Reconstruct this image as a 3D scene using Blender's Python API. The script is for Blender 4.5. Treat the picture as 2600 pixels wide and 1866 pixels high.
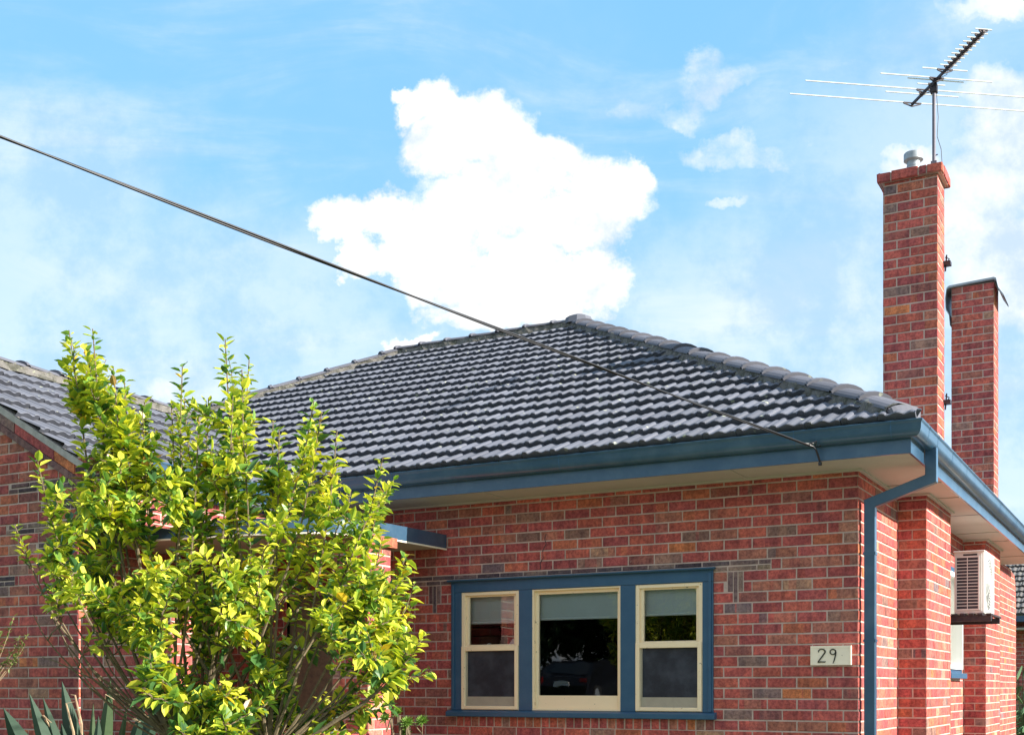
import bpy, bmesh, math, random
from mathutils import Vector, Matrix, noise
random.seed(7)
R = math.radians
SC = bpy.context.scene
COL = SC.collection
for o in list(bpy.data.objects): bpy.data.objects.remove(o)

# ------------------------------------------------------------------ camera
cd = bpy.data.cameras.new('camera'); cam = bpy.data.objects.new('camera', cd); COL.objects.link(cam)
cam.location = (2.149, -9.408, 1.6); cam.rotation_euler = (R(90), 0, math.atan2(.4832, .8755))
cd.sensor_width = 36; cd.lens = 42.41; cd.shift_y = 812/2600; cd.clip_start = .1; cd.clip_end = 3000
SC.camera = cam
SC.view_settings.view_transform = 'Standard'; SC.view_settings.look = 'None'
SC.view_settings.exposure = 1.3; SC.view_settings.gamma = 1
SC.cycles.max_bounces = 8; SC.cycles.transparent_max_bounces = 12

# ------------------------------------------------------------------ sun and sky
SUN_EL, SUN_AZ = 27.0, 3.0        # height, and angle from +X towards +Y
sd = bpy.data.lights.new('sun', 'SUN'); sun = bpy.data.objects.new('sun', sd); COL.objects.link(sun)
sd.energy = 4.6; sd.angle = R(.5); sd.color = (1, .93, .82)
sv = Vector((math.cos(R(SUN_EL))*math.cos(R(SUN_AZ)), math.cos(R(SUN_EL))*math.sin(R(SUN_AZ)), math.sin(R(SUN_EL))))
sun.rotation_euler = sv.to_track_quat('Z', 'Y').to_euler(); sun.location = (20, 0, 20)

W = bpy.data.worlds.new('World'); SC.world = W; W.use_nodes = True
class NT:
    def __init__(s, nt): s.nt = nt; s.n = nt.nodes; s.l = nt.links
    def node(s, t, **k):
        n = s.n.new(t)
        for a, b in k.items(): setattr(n, a, b)
        return n
    def put(s, sock, v):
        if hasattr(v, 'bl_idname') or isinstance(v, bpy.types.NodeSocket): s.l.new(v, sock)
        else: sock.default_value = v
    def math(s, op, a, b=None, c=None, clamp=False):
        n = s.n.new('ShaderNodeMath'); n.operation = op; n.use_clamp = clamp
        for i, v in enumerate((a, b, c)):
            if v is not None: s.put(n.inputs[i], v)
        return n.outputs[0]
    def vmath(s, op, a, b=None, out=0):
        n = s.n.new('ShaderNodeVectorMath'); n.operation = op
        s.put(n.inputs[0], a)
        if b is not None: s.put(n.inputs[1], b)
        return n.outputs[out]
    def noise(s, vec, scale, detail=4, rough=.55, out=0, dist=0):
        n = s.n.new('ShaderNodeTexNoise'); s.put(n.inputs['Vector'], vec)
        n.inputs['Scale'].default_value = scale; n.inputs['Detail'].default_value = detail
        n.inputs['Roughness'].default_value = rough; n.inputs['Distortion'].default_value = dist
        return n.outputs[out]
    def ramp(s, fac, a, b, smooth=True):
        n = s.n.new('ShaderNodeMapRange'); n.interpolation_type = 'SMOOTHSTEP' if smooth else 'LINEAR'
        s.put(n.inputs[0], fac); n.inputs[1].default_value = a; n.inputs[2].default_value = b
        return n.outputs[0]
    def mix(s, fac, a, b, bt='MIX'):
        n = s.n.new('ShaderNodeMix'); n.data_type = 'RGBA'; n.blend_type = bt
        s.put(n.inputs[0], fac); s.put(n.inputs[6], a); s.put(n.inputs[7], b)
        return n.outputs[2]
def c4(c): return (c[0], c[1], c[2], 1)

def build_world():
    t = NT(W.node_tree); bg = t.n['Background']
    sky = t.node('ShaderNodeTexSky', sky_type='NISHITA', sun_disc=False)
    sky.sun_elevation = R(SUN_EL); sky.sun_rotation = R(90 - SUN_AZ); sky.air_density = 1.0; sky.dust_density = .6; sky.ozone_density = 1.6
    tc = t.node('ShaderNodeTexCoord'); d = tc.outputs['Generated']
    # direction seen from the garden, as slopes about a fixed northerly axis
    yaw = math.atan2(.4832, .8755)
    rot = t.node('ShaderNodeVectorRotate', rotation_type='Z_AXIS'); t.put(rot.inputs['Vector'], d); rot.inputs['Angle'].default_value = -yaw
    sep = t.node('ShaderNodeSeparateXYZ'); t.put(sep.inputs[0], rot.outputs[0])
    yy = t.math('MAXIMUM', sep.outputs[1], .05)
    p = t.math('DIVIDE', sep.outputs[0], yy); q = t.math('DIVIDE', sep.outputs[2], yy)
    cmb = t.node('ShaderNodeCombineXYZ'); t.put(cmb.inputs[0], p); t.put(cmb.inputs[1], q)
    P = cmb.outputs[0]
    # rough up the edges
    n1 = t.noise(P, 9, 6, .62, out=1); n2 = t.noise(P, 34, 5, .6, out=1)
    off = t.vmath('SCALE', t.vmath('SUBTRACT', n1, (.5, .5, .5)), None); off.node.inputs[3].default_value = .085
    off2 = t.vmath('SCALE', t.vmath('SUBTRACT', n2, (.5, .5, .5)), None); off2.node.inputs[3].default_value = .03
    Q = t.vmath('ADD', t.vmath('ADD', P, off), off2)
    def D(x, y): return ((x*1.1464-1300)/3063, (1745-y*1.1464)/3063)
    def blobs(lst, vec, soft, fuzz=None):
        acc = None
        for (x, y, rx, ry) in lst:
            u, v = D(x, y)
            m = t.vmath('MULTIPLY', t.vmath('SUBTRACT', vec, (u, v, 0)), (3063/1.1464/rx, 3063/1.1464/ry, 0))
            ln = t.vmath('LENGTH', m, out=1)
            val = t.math('SUBTRACT', 1, t.math('MULTIPLY', ln, ln))
            acc = val if acc is None else t.math('SMOOTH_MAX', acc, val, .15)
        if fuzz is not None: acc = t.math('ADD', acc, fuzz)
        return t.ramp(acc, -soft, soft)
    big = blobs([(885, 205, 30, 22), (920, 235, 55, 50), (970, 235, 55, 50), (1035, 265, 75, 62), (985, 330, 80, 80), (1105, 330, 80, 75), (1190, 385, 90, 62), (1330, 440, 105, 72), (1395, 400, 45, 35),
                 (765, 490, 62, 58), (800, 560, 45, 50), (865, 440, 42, 42), (900, 500, 60, 60), (985, 470, 95, 85), (1120, 450, 130, 95), (1260, 500, 130, 80),
                 (960, 590, 85, 70), (1130, 600, 160, 95), (1290, 610, 100, 65), (1080, 680, 140, 60), (1230, 680, 110, 45), (925, 750, 62, 16), (838, 478, 55, 48), (870, 560, 55, 40)], Q, .60, t.math('MULTIPLY', t.math('SUBTRACT', t.noise(P, 11, 9, .7), .50), 3.4))
    fray = t.ramp(t.noise(P, 30, 6, .7), .22, .46); big = t.math('MULTIPLY', big, t.math('MAXIMUM', fray, t.ramp(big, .55, .95)))
    small = blobs([(1560, 150, 42, 42), (1600, 180, 75, 26), (1560, 200, 45, 30), (1520, 238, 42, 22), (1600, 315, 75, 28), (1680, 345, 75, 34), (1430, 235, 60, 22),
                   (1630, 450, 40, 18), (1860, 330, 120, 40), (2200, 20, 120, 26), (360, 850, 60, 28)], Q, 1.0, t.math('MULTIPLY', t.math('SUBTRACT', t.noise(P, 17, 8, .7), .5), 3.6))
    small = t.math('MULTIPLY', small, t.math('MULTIPLY_ADD', t.ramp(t.noise(P, 15, 6, .65), .38, .66), .75, .25))
    right = blobs([(2225, 190, 80, 70), (2260, 300, 130, 150), (2190, 430, 130, 110), (2230, 600, 150, 150), (2010, 345, 90, 40), (2120, 520, 90, 80), (2230, 15, 120, 26)], Q, .8, t.math('MULTIPLY', t.math('SUBTRACT', t.noise(P, 7, 8, .65), .5), 2.6))
    small = t.math('MAXIMUM', small, t.math('MULTIPLY', right, 1.15))
    haze = blobs([(2120, 470, 430, 380), (1750, 760, 500, 260), (300, 690, 620, 230), (60, 430, 300, 200), (1200, 820, 800, 170), (2250, 900, 300, 400)], Q, 1.0)
    # streaky high cloud
    mp = t.node('ShaderNodeMapping'); t.put(mp.inputs[0], P); mp.inputs['Rotation'].default_value = (0, 0, R(38)); mp.inputs['Scale'].default_value = (1.6, 5.5, 1)
    st = t.ramp(t.noise(mp.outputs[0], 2.1, 7, .6, dist=.7), .44, .80)
    veil = t.ramp(t.noise(P, 3.3, 5, .6), .40, .85)
    front = t.ramp(sep.outputs[1], .02, .25)
    thin = t.math('ADD', t.math('MULTIPLY', st, .42), t.math('MULTIPLY', veil, .16))
    lowh = t.math('SUBTRACT', 1, t.ramp(sep.outputs[2], .0, .52))
    thin = t.math('ADD', thin, t.math('MULTIPLY', lowh, .26))
    a = t.math('MULTIPLY', t.math('MAXIMUM', big, t.math('MAXIMUM', t.math('MULTIPLY', small, .72), t.math('MULTIPLY', haze, .36))), front)
    allc = t.math('ADD', a, t.math('MULTIPLY', thin, t.math('SUBTRACT', 1, a)), clamp=True)
    # clouds overhead and behind, where this view never looks
    g = t.ramp(t.noise(d, 2.4, 6, .6), .40, .58)
    allc = t.math('MAXIMUM', allc, t.math('MULTIPLY', g, t.math('SUBTRACT', 1, front)), clamp=True)
    # cloud body shading
    body = t.ramp(t.math('MULTIPLY_ADD', t.noise(P, 10, 7, .65), 1.0, t.math('MULTIPLY', big, .10)), .38, .60)
    ccol = t.mix(body, (4.0, 4.7, 5.4, 1), (6.4, 6.4, 6.4, 1))
    skyc = t.mix(1.0, sky.outputs[0], (1.25, 1.55, 1.75, 1), 'MULTIPLY')
    skyc = t.mix(.8, skyc, (1.55, 3.7, 5.9, 1))
    out = t.mix(allc, skyc, ccol)
    t.put(bg.inputs[0], out); bg.inputs[1].default_value = .075
build_world()

# ------------------------------------------------------------------ materials
MATS = {}
def mat(name, col=None, rough=.6, metal=0, spec=.5, fn=None):
    m = bpy.data.materials.new(name); m.use_nodes = True; t = NT(m.node_tree); b = t.n['Principled BSDF']
    if col is not None: b.inputs['Base Color'].default_value = c4(col)
    b.inputs['Roughness'].default_value = rough; b.inputs['Metallic'].default_value = metal
    b.inputs['Specular IOR Level'].default_value = spec
    if fn: fn(t, b)
    MATS[name] = m; return m
def bump(t, b, h, strength=.3, dist=.01):
    n = t.node('ShaderNodeBump'); t.put(n.inputs['Height'], h); n.inputs['Strength'].default_value = strength; n.inputs['Distance'].default_value = dist
    t.l.new(n.outputs[0], b.inputs['Normal'])
def objco(t): return t.node('ShaderNodeTexCoord').outputs['Object']
def worn(c1, c2, sc=6, amt=.5, bs=.15, bd=.002, fine=80):
    def f(t, b):
        o = objco(t)
        k = t.math('MULTIPLY', t.ramp(t.noise(o, sc, 6, .65), .35, .75), amt)
        t.put(b.inputs['Base Color'], t.mix(k, c4(c1), c4(c2)))
        bump(t, b, t.noise(o, fine, 4, .6), bs, bd)
    return f
def attr(t):
    n = t.node('ShaderNodeAttribute'); n.attribute_name = 'Col'; return n.outputs['Color']
def f_brick(t, b):
    o = objco(t); a = attr(t)
    n1 = t.noise(o, 38, 6, .7); n2 = t.noise(o, 8, 4, .6); n3 = t.noise(o, 190, 3, .7)
    dark = t.mix(t.math('MULTIPLY', t.ramp(n1, .43, .60), .62), a, t.mix(1, a, (.45, .40, .44, 1), 'MULTIPLY'))
    tint = t.mix(t.math('MULTIPLY', t.ramp(n2, .42, .58), .6), dark, t.mix(1, dark, (1.5, 1.5, 1.3, 1), 'MULTIPLY'))
    mp = t.node('ShaderNodeMapping'); t.put(mp.inputs[0], o); mp.inputs['Scale'].default_value = (16, 16, 2.5)
    tint = t.mix(t.math('MULTIPLY', t.ramp(t.noise(mp.outputs[0], 1.0, 4, .6), .47, .60), .5), tint, t.mix(1, tint, (.55, .62, .7, 1), 'MULTIPLY'))
    pale = t.mix(t.math('MULTIPLY', t.ramp(t.noise(o, 26, 5, .7), .63, .75), .45), tint, (.42, .30, .26, 1))
    sp = t.mix(t.math('MULTIPLY', t.ramp(n3, .62, .72), .5), pale, (.05, .03, .03, 1))
    grime = t.math('MULTIPLY', t.ramp(t.noise(o, 1.3, 7, .68), .42, .66), .5)
    sp = t.mix(grime, sp, t.mix(1, sp, (.62, .60, .60, 1), 'MULTIPLY'))
    sp = t.mix(1, sp, (1.22, 1.32, 1.30, 1), 'MULTIPLY')
    t.put(b.inputs['Base Color'], sp)
    h = t.math('ADD', n1, t.math('MULTIPLY', n3, .7)); bump(t, b, h, .9, .006)
mat('brick', rough=.85, spec=.2, fn=f_brick)
def f_mortar(t, b):
    o = objco(t)
    c = t.mix(t.ramp(t.noise(o, 5, 5, .6), .35, .7), (.56, .42, .36, 1), (.43, .32, .27, 1))
    c = t.mix(t.math('MULTIPLY', t.ramp(t.noise(o, 40, 4, .6), .55, .75), .5), c, (.26, .21, .19, 1))
    t.put(b.inputs['Base Color'], c); bump(t, b, t.noise(o, 150, 4, .7), .6, .003)
mat('mortar', rough=.95, spec=.1, fn=f_mortar)
def f_tile(t, b):
    o = objco(t); a = attr(t)
    c = t.mix(t.math('MULTIPLY', t.ramp(t.noise(o, 3, 6, .7), .35, .75), .4), a, t.mix(1, a, (.68, .68, .66, 1), 'MULTIPLY'))
    v = t.node('ShaderNodeTexVoronoi'); t.put(v.inputs['Vector'], o); v.inputs['Scale'].default_value = 7
    patch = t.ramp(t.noise(o, 1.1, 3, .5), .42, .56)
    spot = t.math('MULTIPLY', t.math('SUBTRACT', 1, t.ramp(t.math('ADD', v.outputs['Distance'], t.math('MULTIPLY', t.noise(o, 60, 2), .16)), .17, .24)), patch)
    c = t.mix(t.math('MULTIPLY', spot, .85), c, (.40, .42, .32, 1))
    moss = t.math('MULTIPLY', t.ramp(t.noise(o, 22, 5, .7), .60, .72), t.math('MULTIPLY', patch, .6))
    c = t.mix(moss, c, (.09, .10, .05, 1))
    t.put(b.inputs['Base Color'], c); bump(t, b, t.noise(o, 120, 4, .7), .25, .003)
mat('roof_tile', rough=.85, spec=.2, fn=f_tile)
def f_bed(t, b):
    o = objco(t)
    c = t.mix(t.ramp(t.noise(o, 9, 6, .7), .4, .65), (.17, .16, .15, 1), (.07, .07, .055, 1))
    c = t.mix(t.math('MULTIPLY', t.ramp(t.noise(o, 30, 5, .7), .58, .70), .8), c, (.36, .38, .26, 1))
    t.put(b.inputs['Base Color'], c); bump(t, b, t.noise(o, 40, 6, .7), .9, .012)
mat('bedding_mortar', rough=.95, spec=.1, fn=f_bed)
mat('verge_mortar', rough=.95, fn=worn((.46, .42, .39), (.28, .26, .24), 12, .8, .9, .008, 50))
mat('blue_paint', rough=.32, spec=.5, fn=worn((.026, .074, .136), (.060, .118, .182), 4, .85, .22, .002, 40))
_b = MATS['blue_paint'].node_tree.nodes['Principled BSDF']; _b.inputs['Coat Weight'].default_value = .6; _b.inputs['Coat Roughness'].default_value = .22
mat('blue_trim', rough=.42, spec=.45, fn=worn((.030, .092, .172), (.045, .118, .20), 7, .6, .12, .001, 120))
def f_cream(t, b):
    o = objco(t)
    c = t.mix(t.math('MULTIPLY', t.ramp(t.noise(o, 11, 6, .7), .5, .75), .4), (.93, .75, .49, 1), (.82, .66, .44, 1))
    c = t.mix(t.ramp(t.noise(o, 26, 6, .75), .625, .66), c, (.22, .17, .12, 1))
    t.put(b.inputs['Base Color'], c); bump(t, b, t.noise(o, 60, 5, .6), .2, .002)
mat('cream_paint', rough=.45, fn=f_cream)
mat('screen_rail', rough=.6, fn=worn((.38, .34, .26), (.30, .27, .21), 12, .6))
mat('eaves_lining', rough=.8, spec=.2, fn=worn((.50, .465, .41), (.38, .355, .32), 1.6, .6, .1, .002, 40))
mat('grey_soffit', rough=.8, spec=.2, fn=worn((.42, .39, .33), (.34, .31, .27), 3, .6))
mat('awning_top', rough=.9, fn=worn((.25, .25, .24), (.15, .15, .15), 5, .7))
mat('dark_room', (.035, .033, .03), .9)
mat('blind', rough=.8, fn=worn((.62, .66, .66), (.55, .58, .58), 4, .5))
mat('blind_bar', (.8, .82, .82), .4)
mat('screen_mesh', rough=.7, fn=worn((.008, .011, .020), (.042, .048, .066), 4.5, 1.0, .3, .002, 400))
mat('galvanised', rough=.55, metal=.35, fn=worn((.36, .40, .44), (.27, .30, .33), 14, .7, .15, .001, 60))
mat('aluminium', (.72, .76, .72), .5, .25)
mat('dark_metal', rough=.5, metal=.3, fn=worn((.035, .03, .04), (.09, .06, .05), 18, .6))
mat('mast_paint', rough=.6, metal=.1, fn=worn((.17, .16, .20), (.12, .10, .13), 14, .8))
mat('black_cable', (.012, .012, .016), .45)
mat('ac_white', rough=.4, fn=worn((.76, .76, .73), (.66, .65, .60), 6, .5, .05, .001))
mat('ac_dark', (.02, .022, .028), .5)
mat('ac_coil', rough=.5, metal=.3, fn=worn((.04, .045, .06), (.08, .08, .09), 30, .6))
mat('plate_cream', rough=.5, fn=worn((.93, .82, .64), (.84, .74, .57), 14, .6))
mat('bronze', (.055, .05, .035), .5, .4)
mat('pot_green', rough=.5, fn=worn((.10, .19, .15), (.14, .24, .19), 9, .6))
mat('soil', (.04, .03, .02), .95)
mat('bark', rough=.9, spec=.2, fn=worn((.20, .155, .10), (.09, .07, .045), 30, .8, .6, .004, 70))
mat('timber', rough=.9, fn=worn((.22, .17, .12), (.12, .10, .08), 20, .8))
mat('dead_leaf', rough=.9, fn=worn((.42, .30, .19), (.24, .16, .10), 14, .7))
def f_leaf(tr=.32, rough=.38):
    def f(t, b):
        a = attr(t); o = objco(t)
        c = t.mix(t.math('MULTIPLY', t.ramp(t.noise(o, 24, 3, .6), .45, .7), .35), a, t.mix(1, a, (.55, .72, .6, 1), 'MULTIPLY'))
        t.put(b.inputs['Base Color'], c); b.inputs['Roughness'].default_value = rough
        tl = t.node('ShaderNodeBsdfTranslucent'); t.put(tl.inputs[0], t.mix(1, c, (1.15, 1.15, .5, 1), 'MULTIPLY'))
        mx = t.node('ShaderNodeMixShader'); mx.inputs[0].default_value = tr
        t.l.new(b.outputs[0], mx.inputs[1]); t.l.new(tl.outputs[0], mx.inputs[2])
        t.l.new(mx.outputs[0], t.n['Material Output'].inputs[0])
    return f
mat('lemon_leaf', fn=f_leaf(.36, .36), spec=.45); mat('strap_leaf', fn=f_leaf(.12, .5), spec=.35)
def f_glass(t, b):
    t.n.remove(b); g = t.node('ShaderNodeBsdfGlossy'); g.inputs['Roughness'].default_value = .012; g.inputs[0].default_value = (1, 1, 1, 1)
    o = objco(t); bn = t.node('ShaderNodeBump'); t.put(bn.inputs['Height'], t.noise(o, 2.2, 2, .5)); bn.inputs['Strength'].default_value = .12; bn.inputs['Distance'].default_value = .01
    t.l.new(bn.outputs[0], g.inputs['Normal'])
    tr = t.node('ShaderNodeBsdfTransparent'); tr.inputs[0].default_value = (.86, .9, .9, 1)
    fr = t.node('ShaderNodeFresnel'); fr.inputs[0].default_value = 1.5
    mx = t.node('ShaderNodeMixShader'); t.put(mx.inputs[0], t.math('MULTIPLY', fr.outputs[0], 1.9, clamp=True))
    t.l.new(tr.outputs[0], mx.inputs[1]); t.l.new(g.outputs[0], mx.inputs[2]); t.l.new(mx.outputs[0], t.n['Material Output'].inputs[0])
mat('window_glass', fn=f_glass)
def f_grass(t, b):
    o = objco(t)
    t.put(b.inputs['Base Color'], t.mix(t.ramp(t.noise(o, 1.2, 6, .7), .35, .7), (.07, .12, .03, 1), (.13, .15, .05, 1))); bump(t, b, t.noise(o, 60, 4, .7), .8, .03)
mat('grass', rough=.95, spec=.1, fn=f_grass)
mat('asphalt', rough=.9, fn=worn((.05, .05, .052), (.075, .072, .07), 2, .7, .4, .004, 120))
mat('concrete', rough=.9, fn=worn((.36, .31, .27), (.29, .25, .22), 3, .7, .3, .003, 60))
mat('car_paint', (.018, .02, .028), .2, .4); mat('car_glass', (.01, .012, .015), .06); mat('tyre', (.015, .015, .015), .8)
mat('tail_red', (.35, .01, .01), .25); mat('plate_white', (.7, .7, .7), .5)
mat('hedge_leaf', fn=f_leaf(.2, .5), spec=.3)

# ------------------------------------------------------------------ mesh helper
class MB:
    def __init__(s): s.v = []; s.f = []; s.m = []; s.c = []
    def poly(s, pts, m=0, col=(1, 1, 1)):
        b = len(s.v); s.v.extend([tuple(p) for p in pts]); s.f.append(tuple(range(b, b+len(pts)))); s.m.append(m); s.c.append([col]*len(pts))
    def face(s, idx, m=0, cols=None): s.f.append(tuple(idx)); s.m.append(m); s.c.append(cols or [(1, 1, 1)]*len(idx))
    def box(s, lo, hi, m=0, col=(1, 1, 1), skip=''):
        (x0, y0, z0), (x1, y1, z1) = lo, hi; b = len(s.v)
        s.v += [(x0, y0, z0), (x1, y0, z0), (x1, y1, z0), (x0, y1, z0), (x0, y0, z1), (x1, y0, z1), (x1, y1, z1), (x0, y1, z1)]
        for q in ((0, 3, 2, 1), (4, 5, 6, 7), (0, 1, 5, 4), (1, 2, 6, 5), (2, 3, 7, 6), (3, 0, 4, 7)): s.face([b+i for i in q], m, [col]*4)
    def bar(s, p, q, w, h, m=0, up=(0, 0, 1), col=(1, 1, 1)):
        p = Vector(p); q = Vector(q); d = (q-p).normalized(); sd_ = d.cross(Vector(up))
        if sd_.length < 1e-4: sd_ = d.cross(Vector((0, 1, 0)))
        sd_.normalize(); u = sd_.cross(d); b = len(s.v)
        for e in (p, q):
            for a, c in ((-1, -1), (1, -1), (1, 1), (-1, 1)): s.v.append(tuple(e+sd_*a*w/2+u*c*h/2))
        for k in ((0, 1, 2, 3), (7, 6, 5, 4), (0, 4, 5, 1), (1, 5, 6, 2), (2, 6, 7, 3), (3, 7, 4, 0)): s.face([b+i for i in k], m, [col]*4)
    def tube(s, pts, rad, n=8, m=0, cap=True, col=(1, 1, 1)):
        pts = [Vector(p) for p in pts]; rs = rad if isinstance(rad, (list, tuple)) else [rad]*len(pts); b = len(s.v); ref = None
        for i, p in enumerate(pts):
            d = (pts[min(i+1, len(pts)-1)]-pts[max(i-1, 0)])
            if d.length < 1e-9: d = Vector((0, 0, 1))
            d.normalize()
            if ref is None: ref = d.orthogonal().normalized()
            else:
                ref = ref-d*ref.dot(d)
                ref = ref.normalized() if ref.length > 1e-6 else d.orthogonal().normalized()
            e = d.cross(ref)
            for k in range(n):
                a = 2*math.pi*k/n; s.v.append(tuple(p+(ref*math.cos(a)+e*math.sin(a))*rs[i]))
        for i in range(len(pts)-1):
            for k in range(n):
                a0 = b+i*n+k; a1 = b+i*n+(k+1) % n; s.face((a0, a1, a1+n, a0+n), m, [col]*4)
        if cap:
            s.face([b+k for k in range(n)][::-1], m, [col]*n); s.face([b+(len(pts)-1)*n+k for k in range(n)], m, [col]*n)
    def prism(s, prof, p, q, side, up, m=0, cap=True):
        p = Vector(p); q = Vector(q); side = Vector(side); up = Vector(up); n = len(prof); b = len(s.v)
        for e in (p, q):
            for a, c in prof: s.v.append(tuple(e+side*a+up*c))
        for k in range(n): s.face((b+k, b+(k+1) % n, b+n+(k+1) % n, b+n+k), m)
        if cap: s.face([b+k for k in range(n)][::-1], m); s.face([b+n+k for k in range(n)], m)
    def build(s, name, mats, parent=None, smooth=False, bisect=(), bevel=0, label=None):
        me = bpy.data.meshes.new(name)
        org = Vector((0, 0, 0))
        if parent is not None:
            r = parent
            while r.parent: r = r.parent
            org = Vector(r.location)
        me.from_pydata([(v[0]-org.x, v[1]-org.y, v[2]-org.z) for v in s.v], [], s.f)
        for k in (mats if isinstance(mats, (list, tuple)) else [mats]): me.materials.append(MATS[k])
        me.polygons.foreach_set('material_index', s.m)
        ca = me.color_attributes.new('Col', 'FLOAT_COLOR', 'CORNER')
        flat = []
        for cs in s.c:
            for c in cs: flat += [c[0], c[1], c[2], 1]
        ca.data.foreach_set('color', flat)
        if smooth: me.polygons.foreach_set('use_smooth', [True]*len(s.f))
        if bisect:
            bm = bmesh.new(); bm.from_mesh(me)
            for co, no in bisect:
                bmesh.ops.bisect_plane(bm, geom=bm.verts[:]+bm.edges[:]+bm.faces[:], plane_co=Vector(co)-org, plane_no=Vector(no), clear_outer=True)
            bm.to_mesh(me); bm.free()
        me.update()
        o = bpy.data.objects.new(name, me); COL.objects.link(o)
        if parent is not None: o.parent = parent
        if bevel:
            md = o.modifiers.new('bevel', 'BEVEL'); md.width = bevel; md.segments = 2; md.limit_method = 'ANGLE'; md.angle_limit = R(50)
        if label: o['label'] = label
        return o
def thing(name, loc, label, cat, group=None):
    o = bpy.data.objects.new(name, None); COL.objects.link(o); o.location = loc; o.empty_display_size = .2
    o['label'] = label; o['category'] = cat
    if group: o['group'] = group
    return o
def tag(o, label, cat, group=None):
    o['label'] = label; o['category'] = cat
    if group: o['group'] = group
    return o
def structure(o): o['kind'] = 'structure'; return o

# ------------------------------------------------------------------ brickwork
PAL = [((.42, .085, .075), 30), ((.46, .105, .075), 24), ((.36, .075, .078), 16), ((.46, .13, .07), 8), ((.37, .14, .10), 9), ((.25, .095, .082), 8),
       ((.24, .15, .12), 4.5), ((.18, .14, .13), 1.8), ((.12, .12, .135), .9), ((.54, .17, .065), 1.6), ((.42, .24, .16), 1.8), ((.30, .065, .07), 9)]
PW = [w for _, w in PAL]
def bcol(r):
    c = r.choices(PAL, PW)[0][0]; k = r.uniform(.88, 1.12); return tuple((x*.76+m*.24)*k for x, m in zip(c, (.39, .10, .09)))
THIN = [(.14, .075, .08), (.18, .11, .11), (.085, .055, .065), (.24, .15, .13), (.12, .08, .09)]
def brick_piece(mb, O, U, N, u0, u1, z0, z1, r, col=None, proud=0, segs=True, M=.0055):
    Z = Vector((0, 0, 1)); j = lambda a: r.uniform(-a, a)
    w = u1-u0; col = col or bcol(r); cuts = [0, 1]; cols = [col]
    if segs and w > .09 and r.random() < .42:
        n = r.choice((1, 1, 2)); cuts = sorted([0, 1]+[r.uniform(.18, .82) for _ in range(n)]); alt = bcol(r); k = .35+r.random()*.45
        cols = [tuple(a*(1-k*(i % 2))+b_*k*(i % 2) for a, b_ in zip(col, alt)) for i in range(len(cuts)-1)]
    f = proud+j(.0014); ch = min(.005, w*.12, (z1-z0)*.12); tl = j(.0012)
    top = []; bot = []; tb = []; bb = []
    for i, c in enumerate(cuts):
        u = u0+w*c; e = ch*(1+j(.7)) if i in (0, len(cuts)-1) else 0; ui = u+(e if i == 0 else -e if i == len(cuts)-1 else 0)
        dz = j(.0011)
        ui += j(.0022) if i in (0, len(cuts)-1) else 0
        top.append(O+U*(ui+j(.0015))+Z*(z1-ch+dz-abs(j(.0022)))+N*(f+tl)); bot.append(O+U*(ui+j(.0015))+Z*(z0+ch+abs(j(.0024)))+N*(f-tl))
        tb.append(O+U*(u+j(.001))+Z*(z1+dz)-N*M); bb.append(O+U*(u+j(.001))+Z*z0-N*M)
    n = len(cuts); b = len(mb.v)
    for L in (top, bot, tb, bb): mb.v.extend([tuple(p) for p in L])
    T, B, TB, BB = b, b+n, b+2*n, b+3*n
    for i in range(n-1):
        c = [cols[i]]*4
        mb.face((B+i, B+i+1, T+i+1, T+i), 0, c); mb.face((T+i, T+i+1, TB+i+1, TB+i), 0, c); mb.face((BB+i, BB+i+1, B+i+1, B+i), 0, c)
    mb.face((BB, B, T, TB), 0, [cols[0]]*4); mb.face((B+n-1, BB+n-1, TB+n-1, T+n-1), 0, [cols[-1]]*4)
def sub(iv, cut):
    out = []
    for a, b in iv:
        if cut[1] <= a or cut[0] >= b: out.append((a, b)); continue
        if cut[0] > a: out.append((a, cut[0]))
        if cut[1] < b: out.append((cut[1], b))
    return out
PITCH, G = .086, .0095
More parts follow.
